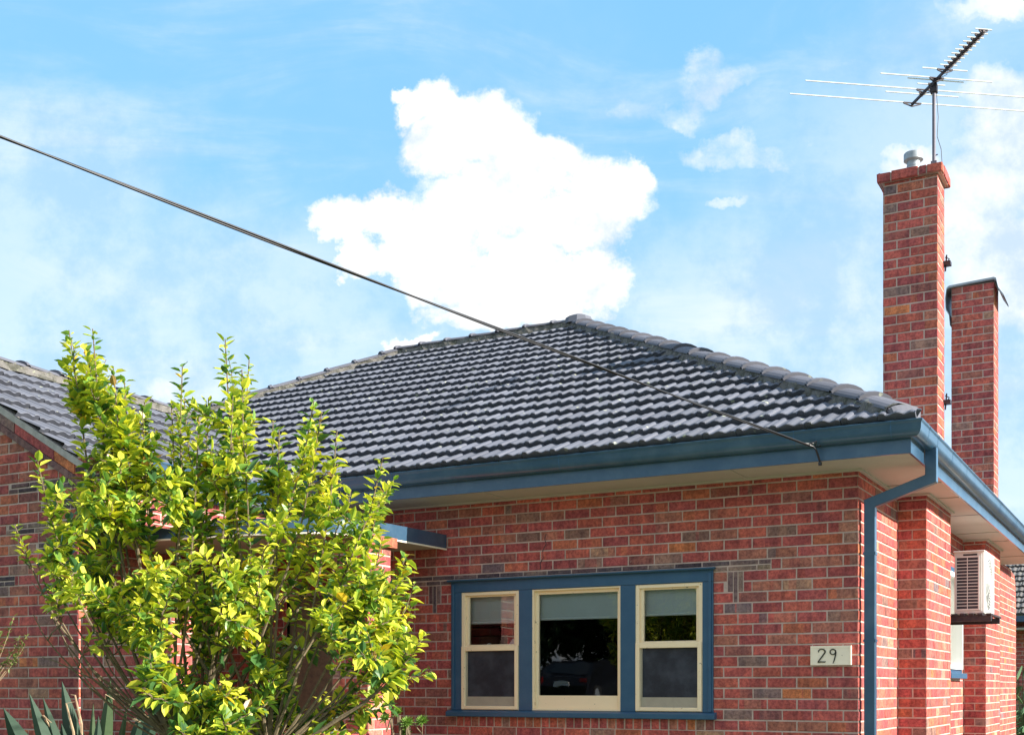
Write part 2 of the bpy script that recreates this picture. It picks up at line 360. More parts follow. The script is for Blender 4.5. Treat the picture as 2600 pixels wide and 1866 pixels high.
def brickwall(mb, O, U, N, L, z0, z1, zref=1.854, holes=(), rects=(), off=0, uref=0, seed=1, back=True, lim=None):
    """brick faces of a wall; holes leave an opening, rects (u0,z0,u1,z1,col) are bricks laid out of the bond"""
    r = random.Random(seed); O = Vector(O); U = Vector(U); N = Vector(N)
    if back:   # mortar sheet behind the brick faces, split round the holes
        us = sorted({0, L}|{min(max(h[0], 0), L) for h in holes}|{min(max(h[2], 0), L) for h in holes}); zs = sorted({z0, z1}|{min(max(h[1], z0), z1) for h in holes}|{min(max(h[3], z0), z1) for h in holes})
        for a, b in zip(us, us[1:]):
            for c, d in zip(zs, zs[1:]):
                if any(h[0] <= (a+b)/2 <= h[2] and h[1] <= (c+d)/2 <= h[3] for h in holes): continue
                mb.poly([O+U*a+Vector((0, 0, c))-N*.0045, O+U*b+Vector((0, 0, c))-N*.0045, O+U*b+Vector((0, 0, d))-N*.0045, O+U*a+Vector((0, 0, d))-N*.0045], 1)
    k0 = math.floor((z0-zref)/PITCH+.02); k1 = math.ceil((z1-zref)/PITCH-.02)
    for k in range(k0, k1):
        za = max(zref+k*PITCH+G/2, z0); zb = min(zref+(k+1)*PITCH-G/2, z1)
        if zb-za < .012: continue
        u = uref-(.24 if k % 2 else .12)+off
        while u > 0: u -= .24
        edges = []
        while u < L+.24: edges.append(u+r.uniform(-.004, .004)); u += .24
        for a, b in zip(edges, edges[1:]):
            iv = [(max(a+G/2, 0), min(b-G/2, L))]
            if iv[0][1] <= iv[0][0]: continue
            if lim:
                x0, x1 = lim((za+zb)/2); iv = [(max(iv[0][0], x0), min(iv[0][1], x1))]
            for h in list(holes): 
                if h[1] < zb-.02 and h[3] > za+.02: iv = sub(iv, (h[0], h[2]))
            for h in list(rects):
                if h[1] < zb-.004 and h[3] > za+.004: iv = sub(iv, (h[0]-G*.7, h[2]+G*.7))
            for c, d in iv:
                if d-c > .022: brick_piece(mb, O, U, N, c, d, za, zb, r)
    for h in rects: brick_piece(mb, O, U, N, h[0], h[2], h[1], h[3], r, col=h[4] if len(h) > 4 and h[4] else None, proud=h[5] if len(h) > 5 else 0, segs=False)
X, Y, Z = Vector((1, 0, 0)), Vector((0, 1, 0)), Vector((0, 0, 1))

# ------------------------------------------------------------------ ground
def ground():
    mb = MB(); N = 60; ys = [-1500, -300, -80, -45, -32, -24, -20, -16, -14, -12, -9, -5, 0, 20, 80, 300, 1500]; xs = [-1500, -300, -80, -40, -20, -10, 0, 10, 20, 40, 80, 300, 1500]
    hz = lambda y: 1.0*min(1, max(0, (-12-y)/10))
    for y in ys:
        for x in xs: mb.v.append((x, y, hz(y)))
    n = len(xs)
    for j in range(len(ys)-1):
        for i in range(n-1): mb.face((j*n+i, j*n+i+1, (j+1)*n+i+1, (j+1)*n+i))
    structure(mb.build('ground', 'grass'))
    mb = MB(); mb.poly([(-60, -28, 1.02), (60, -28, 1.02), (60, -22.6, 1.02), (-60, -22.6, 1.02)]); structure(mb.build('road', 'asphalt'))
    mb = MB(); mb.box((1.0, -11.8, -.05), (3.9, 14, .03)); structure(mb.build('driveway', 'concrete'))
    mb = MB(); mb.box((-2.6, -4.0, -.05), (.998, -2.4, .025)); structure(mb.build('bounce_path', 'concrete'))  # unseen slab, added to bounce warm light up onto the eaves and front wall
ground()

# ================================================================== THE HOUSE
house = thing('brick_house', (0, 0, 0), 'red clinker brick bungalow with grey tiled hip roof and blue gutters', 'house')
RECESS = .06
# ---- front wall (plane Y=0), u = X + 6.4
WIN = (-3.675, 1.345, -1.167, 2.584)
def U_(x): return x+6.4
rc = random.Random(3)
th = lambda: rc.choice(THIN)
rects = []
# thin tile courses over the window
x = -4.36
while x < -.70:
    x2 = min(x+.238, -.687); rects.append((U_(x)+.004, 2.589, U_(x2)-.004, 2.6235, th())); x = x2
for a, b in ((-4.18, -3.96), (-3.95, -3.80), (-3.79, -3.684), (-1.160, -1.052), (-1.043, -.809)): rects.append((U_(a), 2.545, U_(b), 2.579, th()))
for s0, s1, zt, zb in ((-1.046, -1.004, 2.537, 2.3745), (-.997, -.965, 2.537, 2.2890), (-.958, -.920, 2.537, 2.3745)):
    rects.append((U_(s0), zb, U_(s1), zt, th())); m0, m1 = -4.842-s1, -4.842-s0
    rects.append((U_(m0), zb, U_(m1), zt, th()))
for a, b in ((-.800, -.692), (-4.302, -4.190)): rects.append((U_(a), 2.545, U_(b), 2.582, (.30, .20, .14)))
# soldier course under the sill
x = -3.62; i = 0
while x < -1.17:
    w = .0795; rects.append((U_(x), 1.252, U_(x+w-.0105), 1.340, None)); x += w
mb = MB()
brickwall(mb, (-6.4, 0, 0), X, -Y, 6.4, 0, 3.34, holes=[(U_(WIN[0]), WIN[1], U_(WIN[2]), WIN[3]), (U_(-5.6), 0, U_(-4.7), 2.5)], rects=rects, uref=6.4, seed=11)
mb.build('front_wall', ['brick', 'mortar'], house)
# crack above the window
mb = MB(); pts = [(-2.70, 2.95), (-2.715, 2.90), (-2.70, 2.86), (-2.735, 2.80), (-2.73, 2.74), (-2.76, 2.69), (-2.755, 2.64)]
for (a, b), (c, d) in zip(pts, pts[1:]): mb.bar((a, -.0012, b), (c, -.0012, d), .006, .002, up=(0, 1, 0))
mb.build('wall_crack', 'ac_dark', house)
# ---- side wall (plane X=0), u = Y
mb = MB()
brickwall(mb, (0, 0, 0), Y, X, 8.0, 0, 3.34, holes=[(3.9, 1.72, 4.92, 2.9)], off=.12, seed=12)
mb.poly([(0, 8.0, 0), (-6, 8.0, 0), (-6, 8.0, 3.3), (0, 8.0, 3.3)], 1)
mb.build('side_wall', ['brick', 'mortar'], house)
def pier(y0, y1, top, x1=.245, seed=20, x0=0.0, z0=0, name='wall_pier', parent=house, caps=True, zref=1.854):
    mb = MB()
    brickwall(mb, (x0, y0, 0), X, -Y, x1-x0, z0, top, uref=x1-x0, off=0, seed=seed, zref=zref)
    brickwall(mb, (x1, y0, 0), Y, X, y1-y0, z0, top, off=.12, seed=seed+1, zref=zref)
    brickwall(mb, (x1, y1, 0), -X, Y, x1-x0, z0, top, seed=seed+2, zref=zref)
    if x0 < 0: brickwall(mb, (x0, y1, 0), -Y, -X, y1-y0, z0, top, off=.12, seed=seed+3, zref=zref)
    mb.poly([(x0, y0, top), (x1, y0, top), (x1, y1, top), (x0, y1, top)], 1)
    return mb.build(name, ['brick', 'mortar'], parent)
pier(1.47, 2.74, 3.285, seed=20); pier(5.17, 6.41, 3.285, seed=30)
# ---- gable wing, plane Y=-2.54, u = X + 8.25+2.6
WY = -2.54; WX0 = -10.5; WR = -5.35
def V_(x): return x-WX0
rects = []
def row(x0, x1, zc, dbl=True):
    for q, (a, b) in enumerate(((zc+.003, zc+.038), (zc-.040, zc-.005))):
        xx = x0+(.03 if q == 0 else 0); first = True
        while xx < x1-.03:
            w = .12 if (first and q) else .232; first = False; x2 = min(xx+w, x1); rects.append((V_(xx), a, V_(x2)-.009, b, th())); xx = x2
row(-6.50, -5.36, 3.273); row(-6.10, -5.36, 3.100-.0); row(-6.53, -5.60, 2.929); row(-6.16, -5.70, 2.757); row(-7.6, -6.42, 2.499)
mb = MB(); wh = [(V_(-5.66), 0, V_(WR)+.1, 2.77), (V_(-5.50), 2.77, V_(WR)+.1, 2.941)]
slope = .57; RG = 4.70
roofz = lambda x: 4.70-slope*abs(x+7.85)
def lim(z):
    d = (4.70-.205-z)/slope
    return (V_(-7.85-d), V_(-7.85+d)) if z > 3.25 else (0, 99)
brickwall(mb, (WX0, WY, 0), X, -Y, WR-WX0, 0, 3.36, zref=3.058-PITCH*12, holes=wh, rects=rects, uref=V_(-5.66), seed=41)
# triangle of the gable
mb.poly([(WX0+.2, WY+.0045, 3.36), (WR-.2, WY+.0045, 3.36), (-7.85, WY+.0045, 4.70-.2)], 1)
brickwall(mb, (WX0, WY, 0), X, -Y, WR-WX0, 3.316, 4.70, zref=3.058-PITCH*12, uref=V_(-5.66), seed=42, back=False, lim=lim)
brickwall(mb, (WR, WY, 0), Y, X, 1.94, 2.945, 3.34, zref=3.058-PITCH*12, off=.12, seed=43)
mb.build('gable_wall', ['brick', 'mortar'], house)
# rake: projecting dark strip, then a course of red brick, then mortar under the tiles
mb = MB(); r_ = random.Random(5)
def rake(o0, o1, y0, y1, m, col=None, seg=.24, jag=0):
    for sgn in (1, -1):
        d = 0.0
        while d < 2.35:
            d2 = min(d+seg, 2.35); a = -7.85+sgn*(d+.004); b = -7.85+sgn*(d2-.004)
            A = (a, roofz(a)+o0); B = (b, roofz(b)+o0); h = o1-o0; cc = col or bcol(r_); yj = r_.uniform(0, .004)
            vs = [(A[0], y0-yj, A[1]), (B[0], y0-yj, B[1]), (B[0], y0-yj, B[1]+h), (A[0], y0-yj, A[1]+h)]; ws = [(p[0], y1, p[2]) for p in vs]
            b0 = len(mb.v); mb.v += vs+ws
            for q in ((0, 1, 2, 3), (4, 7, 6, 5), (0, 4, 5, 1), (1, 5, 6, 2), (2, 6, 7, 3), (3, 7, 4, 0)): mb.face([b0+i for i in q], m, [cc]*4)
            d = d2
rake(-.205, -.145, WY-.024, WY+.1, 0, (.17, .085, .085), .30)
rake(-.140, -.058, WY-.012, WY+.1, 0, None, .24)
mb.build('gable_rake', ['brick', 'mortar'], house)
mb = MB(); rake(-.056, .004, WY-.020, WY+.1, 0, None, 2.35); mb.build('rake_bedding', 'verge_mortar', house)
# horizontal corbel at the foot of the rake
mb = MB(); r_ = random.Random(8)
for i, xx in enumerate((-5.66, -5.50)): mb.box((xx, WY-.03, 3.34), (xx+.152, WY-.006, 3.38), 0, (.075, .04, .045))
brickwall(mb, (-5.66, WY-.008, 0), X, -Y, .31, 3.385, 3.46, zref=3.38, seed=45); mb.box((-5.66, WY-.007, 3.37), (-5.35, WY+.05, 3.47), 1)
mb.build('corbel', ['brick', 'mortar'], house)
# wing side wall inside the porch, low porch walls, porch pillar
mb = MB(); brickwall(mb, (-6.35, WY+.1, 0), Y, X, 2.44, 0, 3.0, seed=46); mb.build('porch_side_wall', ['brick', 'mortar'], house)
mb = MB(); brickwall(mb, (-5.66, WY+.02, 0), X, -Y, 1.0, 0, 2.17, zref=3.058-PITCH*12, uref=.5, seed=47)
mb.poly([(-5.66, WY+.02, 2.17), (-4.66, WY+.02, 2.17), (-4.66, WY+.25, 2.17), (-5.66, WY+.25, 2.17)], 1)
brickwall(mb, (-4.66, WY+.02, 0), Y, X, .23, 0, 2.17, zref=3.058-PITCH*12, seed=48); mb.build('porch_wall', ['brick', 'mortar'], house)
mb = MB(); brickwall(mb, (-4.62, -1.78, 0), X, -Y, 1.0, 0, 1.14, seed=49, zref=1.854); brickwall(mb, (-3.62, -1.78, 0), Y, X, .5, 0, 1.14, seed=50)
r_ = random.Random(9); xx = -4.64
while xx < -3.6: mb.box((xx, -1.81, 1.155), (xx+.105, -1.5, 1.235), 0, bcol(r_)); xx += .114
mb.box((-4.62, -1.775, 1.0), (-3.62, -1.30, 1.16), 1); mb.build('porch_step_wall', ['brick', 'mortar'], house)
pl = MB()
px0, px1, py0, py1 = -4.085, -3.714, -1.245, -.916
for O, U, N, L in (((px0, py0, 0), X, -Y, px1-px0), ((px1, py0, 0), Y, X, py1-py0), ((px1, py1, 0), -X, Y, px1-px0), ((px0, py1, 0), -Y, -X, py1-py0)):
    brickwall(pl, O, U, N, L, 0, 2.79, zref=1.854, uref=L, seed=51+int(L*100))
pil = pl.build('porch_pillar', ['brick', 'mortar'], house)
mb = MB(); mb.box((px0-.04, py0-.04, 2.782), (px1+.04, py1+.04, 2.868), 0, (.40, .13, .08)); mb.build('capital', ['brick', 'mortar'], pil, bevel=.004)
# porch awning: flat slab with a rounded front corner
edge = [(-3.728, -.004), (-3.735, -.45), (-3.75, -.85), (-3.775, -1.05), (-3.83, -1.24), (-3.92, -1.40), (-4.06, -1.53), (-4.26, -1.62), (-4.55, -1.68), (-5.0, -1.74), (-5.6, -1.80), (-6.32, -1.84)]
mb = MB(); n = len(edge)
for (a, b), (c, d) in zip(edge, edge[1:]):
    mb.poly([(a, b, 2.87), (a, b, 3.0), (c, d, 3.0), (c, d, 2.87)][::-1], 0)
mb.poly([(a, b, 3.0) for a, b in edge]+[(-6.32, -.004, 3.0)], 1); mb.poly([(a, b, 2.878) for a, b in edge]+[(-6.32, -.004, 2.878)], 2)
aw = mb.build('porch_awning', ['blue_paint', 'awning_top', 'grey_soffit'], house)
mb = MB()
for (a, b), (c, d) in zip(edge, edge[1:]): mb.bar((a-.006, b+.004, 2.868), (c-.006, d+.004, 2.868), .016, .014)
mb.build('drip_edge', 'plate_cream', aw)
# entrance door in the porch
mb = MB(); mb.box((-5.6, .05, 0), (-4.7, .09, 2.5)); dr = mb.build('front_door', 'timber', house)
mb = MB(); mb.tube([(-4.80, .05, 1.05), (-4.80, -.01, 1.05), (-4.90, -.02, 1.05)], .012); mb.build('handle', 'galvanised', dr)

# ---- room behind the windows
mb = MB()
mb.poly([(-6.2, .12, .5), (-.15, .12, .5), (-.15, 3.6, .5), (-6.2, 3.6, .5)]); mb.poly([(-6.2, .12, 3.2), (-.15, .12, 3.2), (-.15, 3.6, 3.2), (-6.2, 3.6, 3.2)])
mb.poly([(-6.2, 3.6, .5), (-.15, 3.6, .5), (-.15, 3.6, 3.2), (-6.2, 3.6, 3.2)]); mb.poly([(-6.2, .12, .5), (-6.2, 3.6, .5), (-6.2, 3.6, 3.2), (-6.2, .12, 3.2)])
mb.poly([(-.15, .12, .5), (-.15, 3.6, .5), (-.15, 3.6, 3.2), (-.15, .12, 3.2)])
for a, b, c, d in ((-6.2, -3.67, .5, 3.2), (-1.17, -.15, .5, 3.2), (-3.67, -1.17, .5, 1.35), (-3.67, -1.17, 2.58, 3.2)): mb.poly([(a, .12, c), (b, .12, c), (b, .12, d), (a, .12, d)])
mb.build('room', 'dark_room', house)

# ---- the triple front window
wroot = MB()
B0 = .0   # proud of the wall
def frame(mb, x0, z0, x1, z1, w, y0, y1, m=0, wb=None, wt=None):
    wb = w if wb is None else wb; wt = w if wt is None else wt
    mb.box((x0, y0, z0), (x0+w, y1, z1), m); mb.box((x1-w, y0, z0), (x1, y1, z1), m)
    mb.box((x0+w, y0+.0015, z0), (x1-w, y1, z0+wb), m); mb.box((x0+w, y0+.0015, z1-wt), (x1-w, y1, z1), m)
# blue casing: stiles, mullions, head
mb = wroot
for a, b in ((-3.675, -3.566), (-2.969, -2.838), (-1.989, -1.853), (-1.258, -1.167)): mb.box((a, -.012, 1.398), (b, .11, 2.464))
mb.box((-3.675, -.0135, 2.4655), (-1.167, .11, 2.566))
win = mb.build('front_window', 'blue_trim', house, bevel=.004)
mb = MB(); mb.prism([(0, 0), (-.042, 0), (-.050, .008), (-.046, .016), (0, .022)], (-3.695, -.006, 2.562), (-1.147, -.006, 2.562), (0, 1, 0), (0, 0, 1)); mb.build('head_moulding', 'blue_trim', win)
for a in (-3.66, -1.205): mb = MB(); mb.box((a, -.026, 1.40), (a+.025, -.0125, 2.54)); mb.build('edge_bead', 'blue_trim', win, bevel=.004)
mb = MB(); mb.prism([(.02, 0), (-.055, -.006), (-.060, .0), (-.060, .038), (-.02, .052), (.02, .054)], (-3.705, 0, 1.345), (-1.138, 0, 1.345), (0, 1, 0), (0, 0, 1)); mb.build('sill', 'blue_trim', win, bevel=.003)
def hung(x0, x1, screen=True):
    # box frame
    f = MB(); frame(f, x0, 1.400, x1, 2.4635, .034, -.004, .10, wt=.03, wb=.03); fo = f.build('window_frame', 'cream_paint', win, bevel=.003)
    # top sash
    s = MB(); frame(s, x0+.034, 1.955, x1-.034, 2.4335, .030, .020, .058, wb=.034, wt=.014); so = s.build('upper_sash', 'cream_paint', win, bevel=.003)
    g = MB(); g.poly([(x0+.062, .040, 1.985), (x1-.062, .040, 1.985), (x1-.062, .040, 2.422), (x0+.062, .040, 2.422)]); g.build('glass_pane', 'window_glass', so)
    # lower sash with fly screen in front
    s = MB(); frame(s, x0+.005, 1.406, x1-.005, 1.975, .036, -.020, .018, wb=.030, wt=.044); so = s.build('lower_sash', 'cream_paint', win, bevel=.003)
    s = MB(); s.box((x0+.041, .006, 1.436), (x1-.041, .014, 1.520)); s.box((x0+.041, .006, 1.521), (x0+.058, .014, 1.932)); s.build('screen_rail', 'screen_rail', so)
    g = MB(); g.poly([(x0+.055, .012, 1.515), (x1-.041, .012, 1.515), (x1-.041, .012, 1.935), (x0+.055, .012, 1.935)]); g.build('fly_screen', 'screen_mesh', so)
hung(-3.566, -2.969); hung(-1.853, -1.258)
f = MB(); frame(f, -2.838, 1.400, -1.989, 2.4635, .014, -.004, .10); f.build('window_frame', 'cream_paint', win, bevel=.002)
s = MB(); frame(s, -2.824, 1.412, -2.003, 2.4500, .030, .030, .068, wb=.120, wt=.030); so = s.build('fixed_sash', 'cream_paint', win, bevel=.003)
g = MB(); g.poly([(-2.796, .050, 1.530), (-2.031, .050, 1.530), (-2.031, .050, 2.422), (-2.796, .050, 2.422)]); g.build('glass_pane', 'window_glass', so)
for x0, x1, zb in ((-3.54, -3.00, 2.188), (-2.81, -2.01, 2.205), (-1.83, -1.28, 2.214)):
    bl = MB(); k = 14
    for i in range(k):
        a = x0+(x1-x0)*i/k; b = x0+(x1-x0)*(i+1)/k; ya = .098+.0016*math.sin(i*1.7); yb = .098+.0016*math.sin((i+1)*1.7)
        bl.poly([(a, ya, zb), (b, yb, zb), (b, yb, 2.46), (a, ya, 2.46)])
    bo = bl.build('roller_blind', 'blind', win)
    q = MB(); q.tube([(x0, .096, zb), (x1, .096, zb)], .011, 8); q.build('bottom_bar', 'blind_bar', bo)
# little ornaments on the left meeting rail, inside the glass
mb = MB(); b = 0; mb.v += [(-3.13, .09, 1.985), (-3.045, .075, 1.985), (-3.06, .12, 1.985), (-3.082, .092, 2.045)]
for q in ((0, 1, 3), (1, 2, 3), (2, 0, 3), (0, 2, 1)): mb.face(q)
tag(mb.build('ornament', 'blind_bar'), 'small white pyramid ornament behind the glass on the left window rail', 'ornament')
mb = MB(); mb.tube([(-3.33, .09, 1.985), (-3.33, .09, 1.993), (-3.33, .09, 2.000), (-3.33, .09, 2.003)], [.020, .022, .014, .004], 10)
tag(mb.build('ornament', 'blind_bar'), 'tiny white dish behind the glass, left of the pyramid ornament', 'ornament')

# ---- side window (plane X=0)
mb = MB(); frame_y = lambda m_, y0, z0, y1, z1, w, x0, x1: [m_.box((x0, y0, z0), (x1, y0+w, z1)), m_.box((x0, y1-w, z0), (x1, y1, z1)), m_.box((x0, y0+w, z0), (x1-.0015, y1-w, z0+w)), m_.box((x0, y0+w, z1-w), (x1-.0015, y1-w, z1))]
frame_y(mb, 3.9, 1.76, 4.92, 2.9, .06, -.1, .025); sw = mb.build('side_window', 'blue_trim', house)
mb = MB(); frame_y(mb, 3.965, 1.80, 4.855, 2.84, .05, -.06, .045); sa = mb.build('side_sash', 'blind_bar', sw)
mb = MB(); mb.poly([(-.02, 4.0, 1.84), (-.02, 4.82, 1.84), (-.02, 4.82, 2.8), (-.02, 4.0, 2.8)]); mb.build('side_glass', 'window_glass', sw)
mb = MB(); mb.poly([(-.05, 3.95, 1.8), (-.05, 4.87, 1.8), (-.05, 4.87, 2.85), (-.05, 3.95, 2.85)]); mb.build('curtain', 'screen_rail', sw)
mb = MB(); mb.box((-.02, 3.88, 1.70), (.075, 4.96, 1.758)); mb.build('side_sill', 'blue_trim', sw, bevel=.004)

# ---- soffit, fascia, gutters
mb = MB(); g = .004
mb.poly([(-5.3, -.46, 3.28), (.46, -.46, 3.28), (.0, 0, 3.28), (-5.3, 0, 3.28)][::-1]); mb.poly([(.46, -.46, 3.28), (.46, 8.3, 3.28), (0, 8.3, 3.28), (0, 0, 3.28)][::-1])
mb.box((-5.3, -.030, 3.262), (.0, .0, 3.2795)); mb.box((.0, -.030, 3.262), (.030, 1.445, 3.2795))
for y0, y1 in ((1.44, 2.77), (5.14, 6.44)): mb.box((0, y0, 3.262), (.245, y0+.03, 3.279)); mb.box((.245, y0, 3.262), (.275, y1, 3.279))
for y in (.9, 1.8, 4.5, 5.4, 7.2): mb.box((.03, y, 3.272), (.455, y+.035, 3.279))
for xx in (-3.1, -.9): mb.box((xx, -.455, 3.274), (xx+.03, -.03, 3.279))
mb.poly([(0, 8.28, 3.28), (.46, 8.28, 3.28), (.46, 8.28, 3.45), (0, 8.28, 3.45)])
mb.build('soffit', 'eaves_lining', house)
mb = MB(); mb.poly([(.03, 3.02, 3.2785), (.455, 3.02, 3.2785), (.455, 3.06, 3.2785), (.03, 3.035, 3.2785)]); mb.build('soffit_gap', 'ac_dark', house)
mb = MB(); mb.box((-5.4, -.478, 3.277), (.478, -.46, 3.45)); mb.box((.46, -.4595, 3.277), (.478, 8.3, 3.45)); mb.build('fascia', 'blue_paint', house)
# gutter profile: (distance out from the fascia, height)
GP = [(0, 3.385), (.030, 3.382), (.052, 3.386), (.068, 3.398), (.078, 3.415), (.084, 3.436), (.086, 3.470), (.090, 3.482), (.096, 3.490), (.097, 3.498), (.090, 3.503), (.083, 3.498), (.083, 3.478), (.0, 3.405)]
def gutter(name, kind):
    mb = MB(); n = len(GP)
    if kind == 'front': ring = lambda x, corner: [(.478+d if corner else x, -.478-d, z) for d, z in GP]; ends = [(-5.42, 0), (-3.9, 0), (-1.9, 0), (.0, 1)]
    else: ring = lambda y, corner: [(.478+d, -.478-d if corner else y, z) for d, z in GP]; ends = [(0, 1), (2.1, 0), (4.2, 0), (6.3, 0), (8.35, 0)]
    b = 0
    for e, c in ends: mb.v += ring(e, c)
    for i in range(len(ends)-1):
        for k in range(n-1): mb.face((i*n+k, i*n+k+1, (i+1)*n+k+1, (i+1)*n+k))
    o = mb.build(name, 'blue_paint', house, smooth=True); o.data.update()
    md = o.modifiers.new('es', 'EDGE_SPLIT'); md.split_angle = R(40)
    return o
gf = gutter('front_gutter', 'front'); gs = gutter('side_gutter', 'side')
def joint(par, front, at):
    mb = MB(); w = .010
    for (d0, z0), (d1, z1) in zip(GP[1:10], GP[2:11]):
        e = .0015
        if front: mb.poly([(at, -.478-d0-e, z0-e*.5), (at+w, -.478-d0-e, z0-e*.5), (at+w, -.478-d1-e, z1), (at, -.478-d1-e, z1)])
        else: mb.poly([(.478+d0+e, at, z0-e*.5), (.478+d0+e, at+w, z0-e*.5), (.478+d1+e, at+w, z1), (.478+d1+e, at, z1)])
    mb.build('gutter_joint', 'blue_trim', par)
for a in (-3.95, -2.3, -.35, .35): joint(gf, True, a)
for a in (-.25, .12, .8, 1.55, 2.6, 3.8, 5.2): joint(gs, False, a)
# wing gutter (return along the right-hand eave of the wing)
mb = MB(); b = 0
for y in (WY-.05, -.60): mb.v += [(-5.325+d, y, z-.03) for d, z in GP]
n = len(GP)
for k in range(n-1): mb.face((k, k+1, n+k+1, n+k))
mb.box((-5.343, WY, 3.22), (-5.325, -.48, 3.42)); mb.build('wing_gutter', 'blue_paint', house)
# ---- downpipe
mb = MB(); w, d = .083, .070; yc = .067; zc = [(.526, 3.40), (.526, 3.17), (.0745, 3.015), (.0745, 0)]
prev = None
for i, (x_, z_) in enumerate(zc):   # mitred rectangular tube
    if i == 0 or i == len(zc)-1: off = Vector((1, 0, 0))*w/2
    else:
        a = Vector((zc[i][0]-zc[i-1][0], zc[i][1]-zc[i-1][1])).normalized(); b_ = Vector((zc[i+1][0]-zc[i][0], zc[i+1][1]-zc[i][1])).normalized()
        na = Vector((-a.y, a.x)); nb = Vector((-b_.y, b_.x)); m_ = (na+nb).normalized(); k = (w/2)/m_.dot(na); off = Vector((m_.x*k, 0, m_.y*k))
        if off.x < 0: off = -off
    ring = [Vector((x_, yc-d/2, z_))-off, Vector((x_, yc-d/2, z_))+off, Vector((x_, yc+d/2, z_))+off, Vector((x_, yc+d/2, z_))-off]
    b0 = len(mb.v); mb.v += [tuple(p) for p in ring]
    if prev is not None:
        for k in range(4): mb.face((prev+k, prev+(k+1) % 4, b0+(k+1) % 4, b0+k))
    prev = b0
dp = mb.build('downpipe', 'blue_paint', house, bevel=.004)
for z_ in (2.62, 1.95, .9): mb = MB(); mb.box((.028, yc-d/2-.003, z_), (.121, yc+d/2+.003, z_+.022)); mb.build('pipe_strap', 'blue_paint', dp)

# ------------------------------------------------------------------ roof
PI = .533; S0 = 3.495
rt = MB(); gauge = .325
PROF = [(0, .002), (.02, .016), (.07, .020), (.13, .019), (.18, .013), (.20, .003), (.27, .001), (.34, .006), (.42, .015), (.50, .018), (.58, .013), (.66, .003), (.72, .000), (.78, .004), (.86, .011), (.93, .009), (.985, .001)]
TC = (.132, .140, .172)
def tilefield(mb, O, U, S, pitch, ulen, rows, seed, mirror=False, w=.264, stepz=.042):
    r = random.Random(seed); O = Vector(O); U = Vector(U); S = Vector(S); sl = (S+Z*pitch); k = sl.length; sl.normalize(); Nn = U.cross(sl).normalized()
    if Nn.z < 0: Nn = -Nn
    for row_ in range(rows):
        s0 = row_*gauge; s1 = s0+gauge+.035; u = -w*(.5 if row_ % 2 else 0)-w
        while u < ulen+w:
            c0 = r.uniform(.88, 1.12); col = (TC[0]*c0, TC[1]*c0, TC[2]*c0); jz = r.uniform(-.0025, .0025); jt = r.uniform(-.002, .002); js = r.uniform(-.004, .004)
            b = len(mb.v); n = len(PROF)
            for kk, (t_, h) in enumerate(PROF):
                uu = u+(w*(1-t_) if mirror else w*t_); base = O+U*uu
                hn = stepz+h+jz+jt*(t_-.5)
                mb.v.append(tuple(base+sl*(s0+js+.016)+Nn*(h*.55-.006)))          # foot of the nose
                mb.v.append(tuple(base+sl*(s0+js)+Nn*(hn-.006)))
                mb.v.append(tuple(base+sl*(s0+js+.007)+Nn*hn))
                mb.v.append(tuple(base+sl*s1+Nn*(h+jz*.3-.006)))
            for kk in range(n-1):
                i0 = b+kk*4; i1 = i0+4
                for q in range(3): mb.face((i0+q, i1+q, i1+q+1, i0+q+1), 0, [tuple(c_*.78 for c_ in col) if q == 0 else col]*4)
            # open side of the roll
            i0 = b; mb.face((i0, i0+1, i0+2, i0+3), 0, [col]*4)
            u += w
mainO = (-13.2, -.545, S0+.012)
RY = 4.60; RZ = S0+.012+PI*(RY+.545)
HX = .545; AX = HX-(RY+.545)   # right hip foot x, apex x
RLX = -7.36
rows = int((RY+.545)*math.sqrt(1+PI*PI)/gauge)+2
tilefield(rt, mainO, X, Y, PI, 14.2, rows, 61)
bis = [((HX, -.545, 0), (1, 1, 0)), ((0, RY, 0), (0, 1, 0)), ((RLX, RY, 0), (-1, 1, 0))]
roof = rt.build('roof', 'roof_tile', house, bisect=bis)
# other slopes
mb = MB(); EW = RLX-(RY+.545); YB = RY+(RY+.545)
mb.poly([(HX, -.545, S0), (HX, YB, S0), (AX, RY, RZ)]); mb.poly([(HX, YB, S0), (EW, YB, S0), (RLX, RY, RZ), (AX, RY, RZ)]); mb.poly([(EW, YB, S0), (EW, -.545, S0), (RLX, RY, RZ)])
mb.c = [[TC]*len(c) for c in mb.c]
mb.build('back_slopes', 'roof_tile', roof)
# wing roof
wr = MB(); wy0 = WY-.022
rowsw = int(2.65*math.sqrt(1+slope*slope)/gauge)+2; ex = -7.85+2.60
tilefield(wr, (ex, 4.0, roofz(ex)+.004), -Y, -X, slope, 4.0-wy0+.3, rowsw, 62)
wr2 = wr.build('wing_roof', 'roof_tile', house, bisect=[((0, wy0, 0), (0, -1, 0)), ((-7.85, 0, 0), (-1, 0, 0)), ((-7.85, 2.05, 0), (0, 1, 0))])
mb = MB(); mb.poly([(-7.85, wy0, 4.70), (-7.85, 2.0, 4.70), (-10.7, 2.0, roofz(-10.7)), (-10.7, wy0, roofz(-10.7))], 0, TC); mb.build('far_slope', 'roof_tile', wr2)
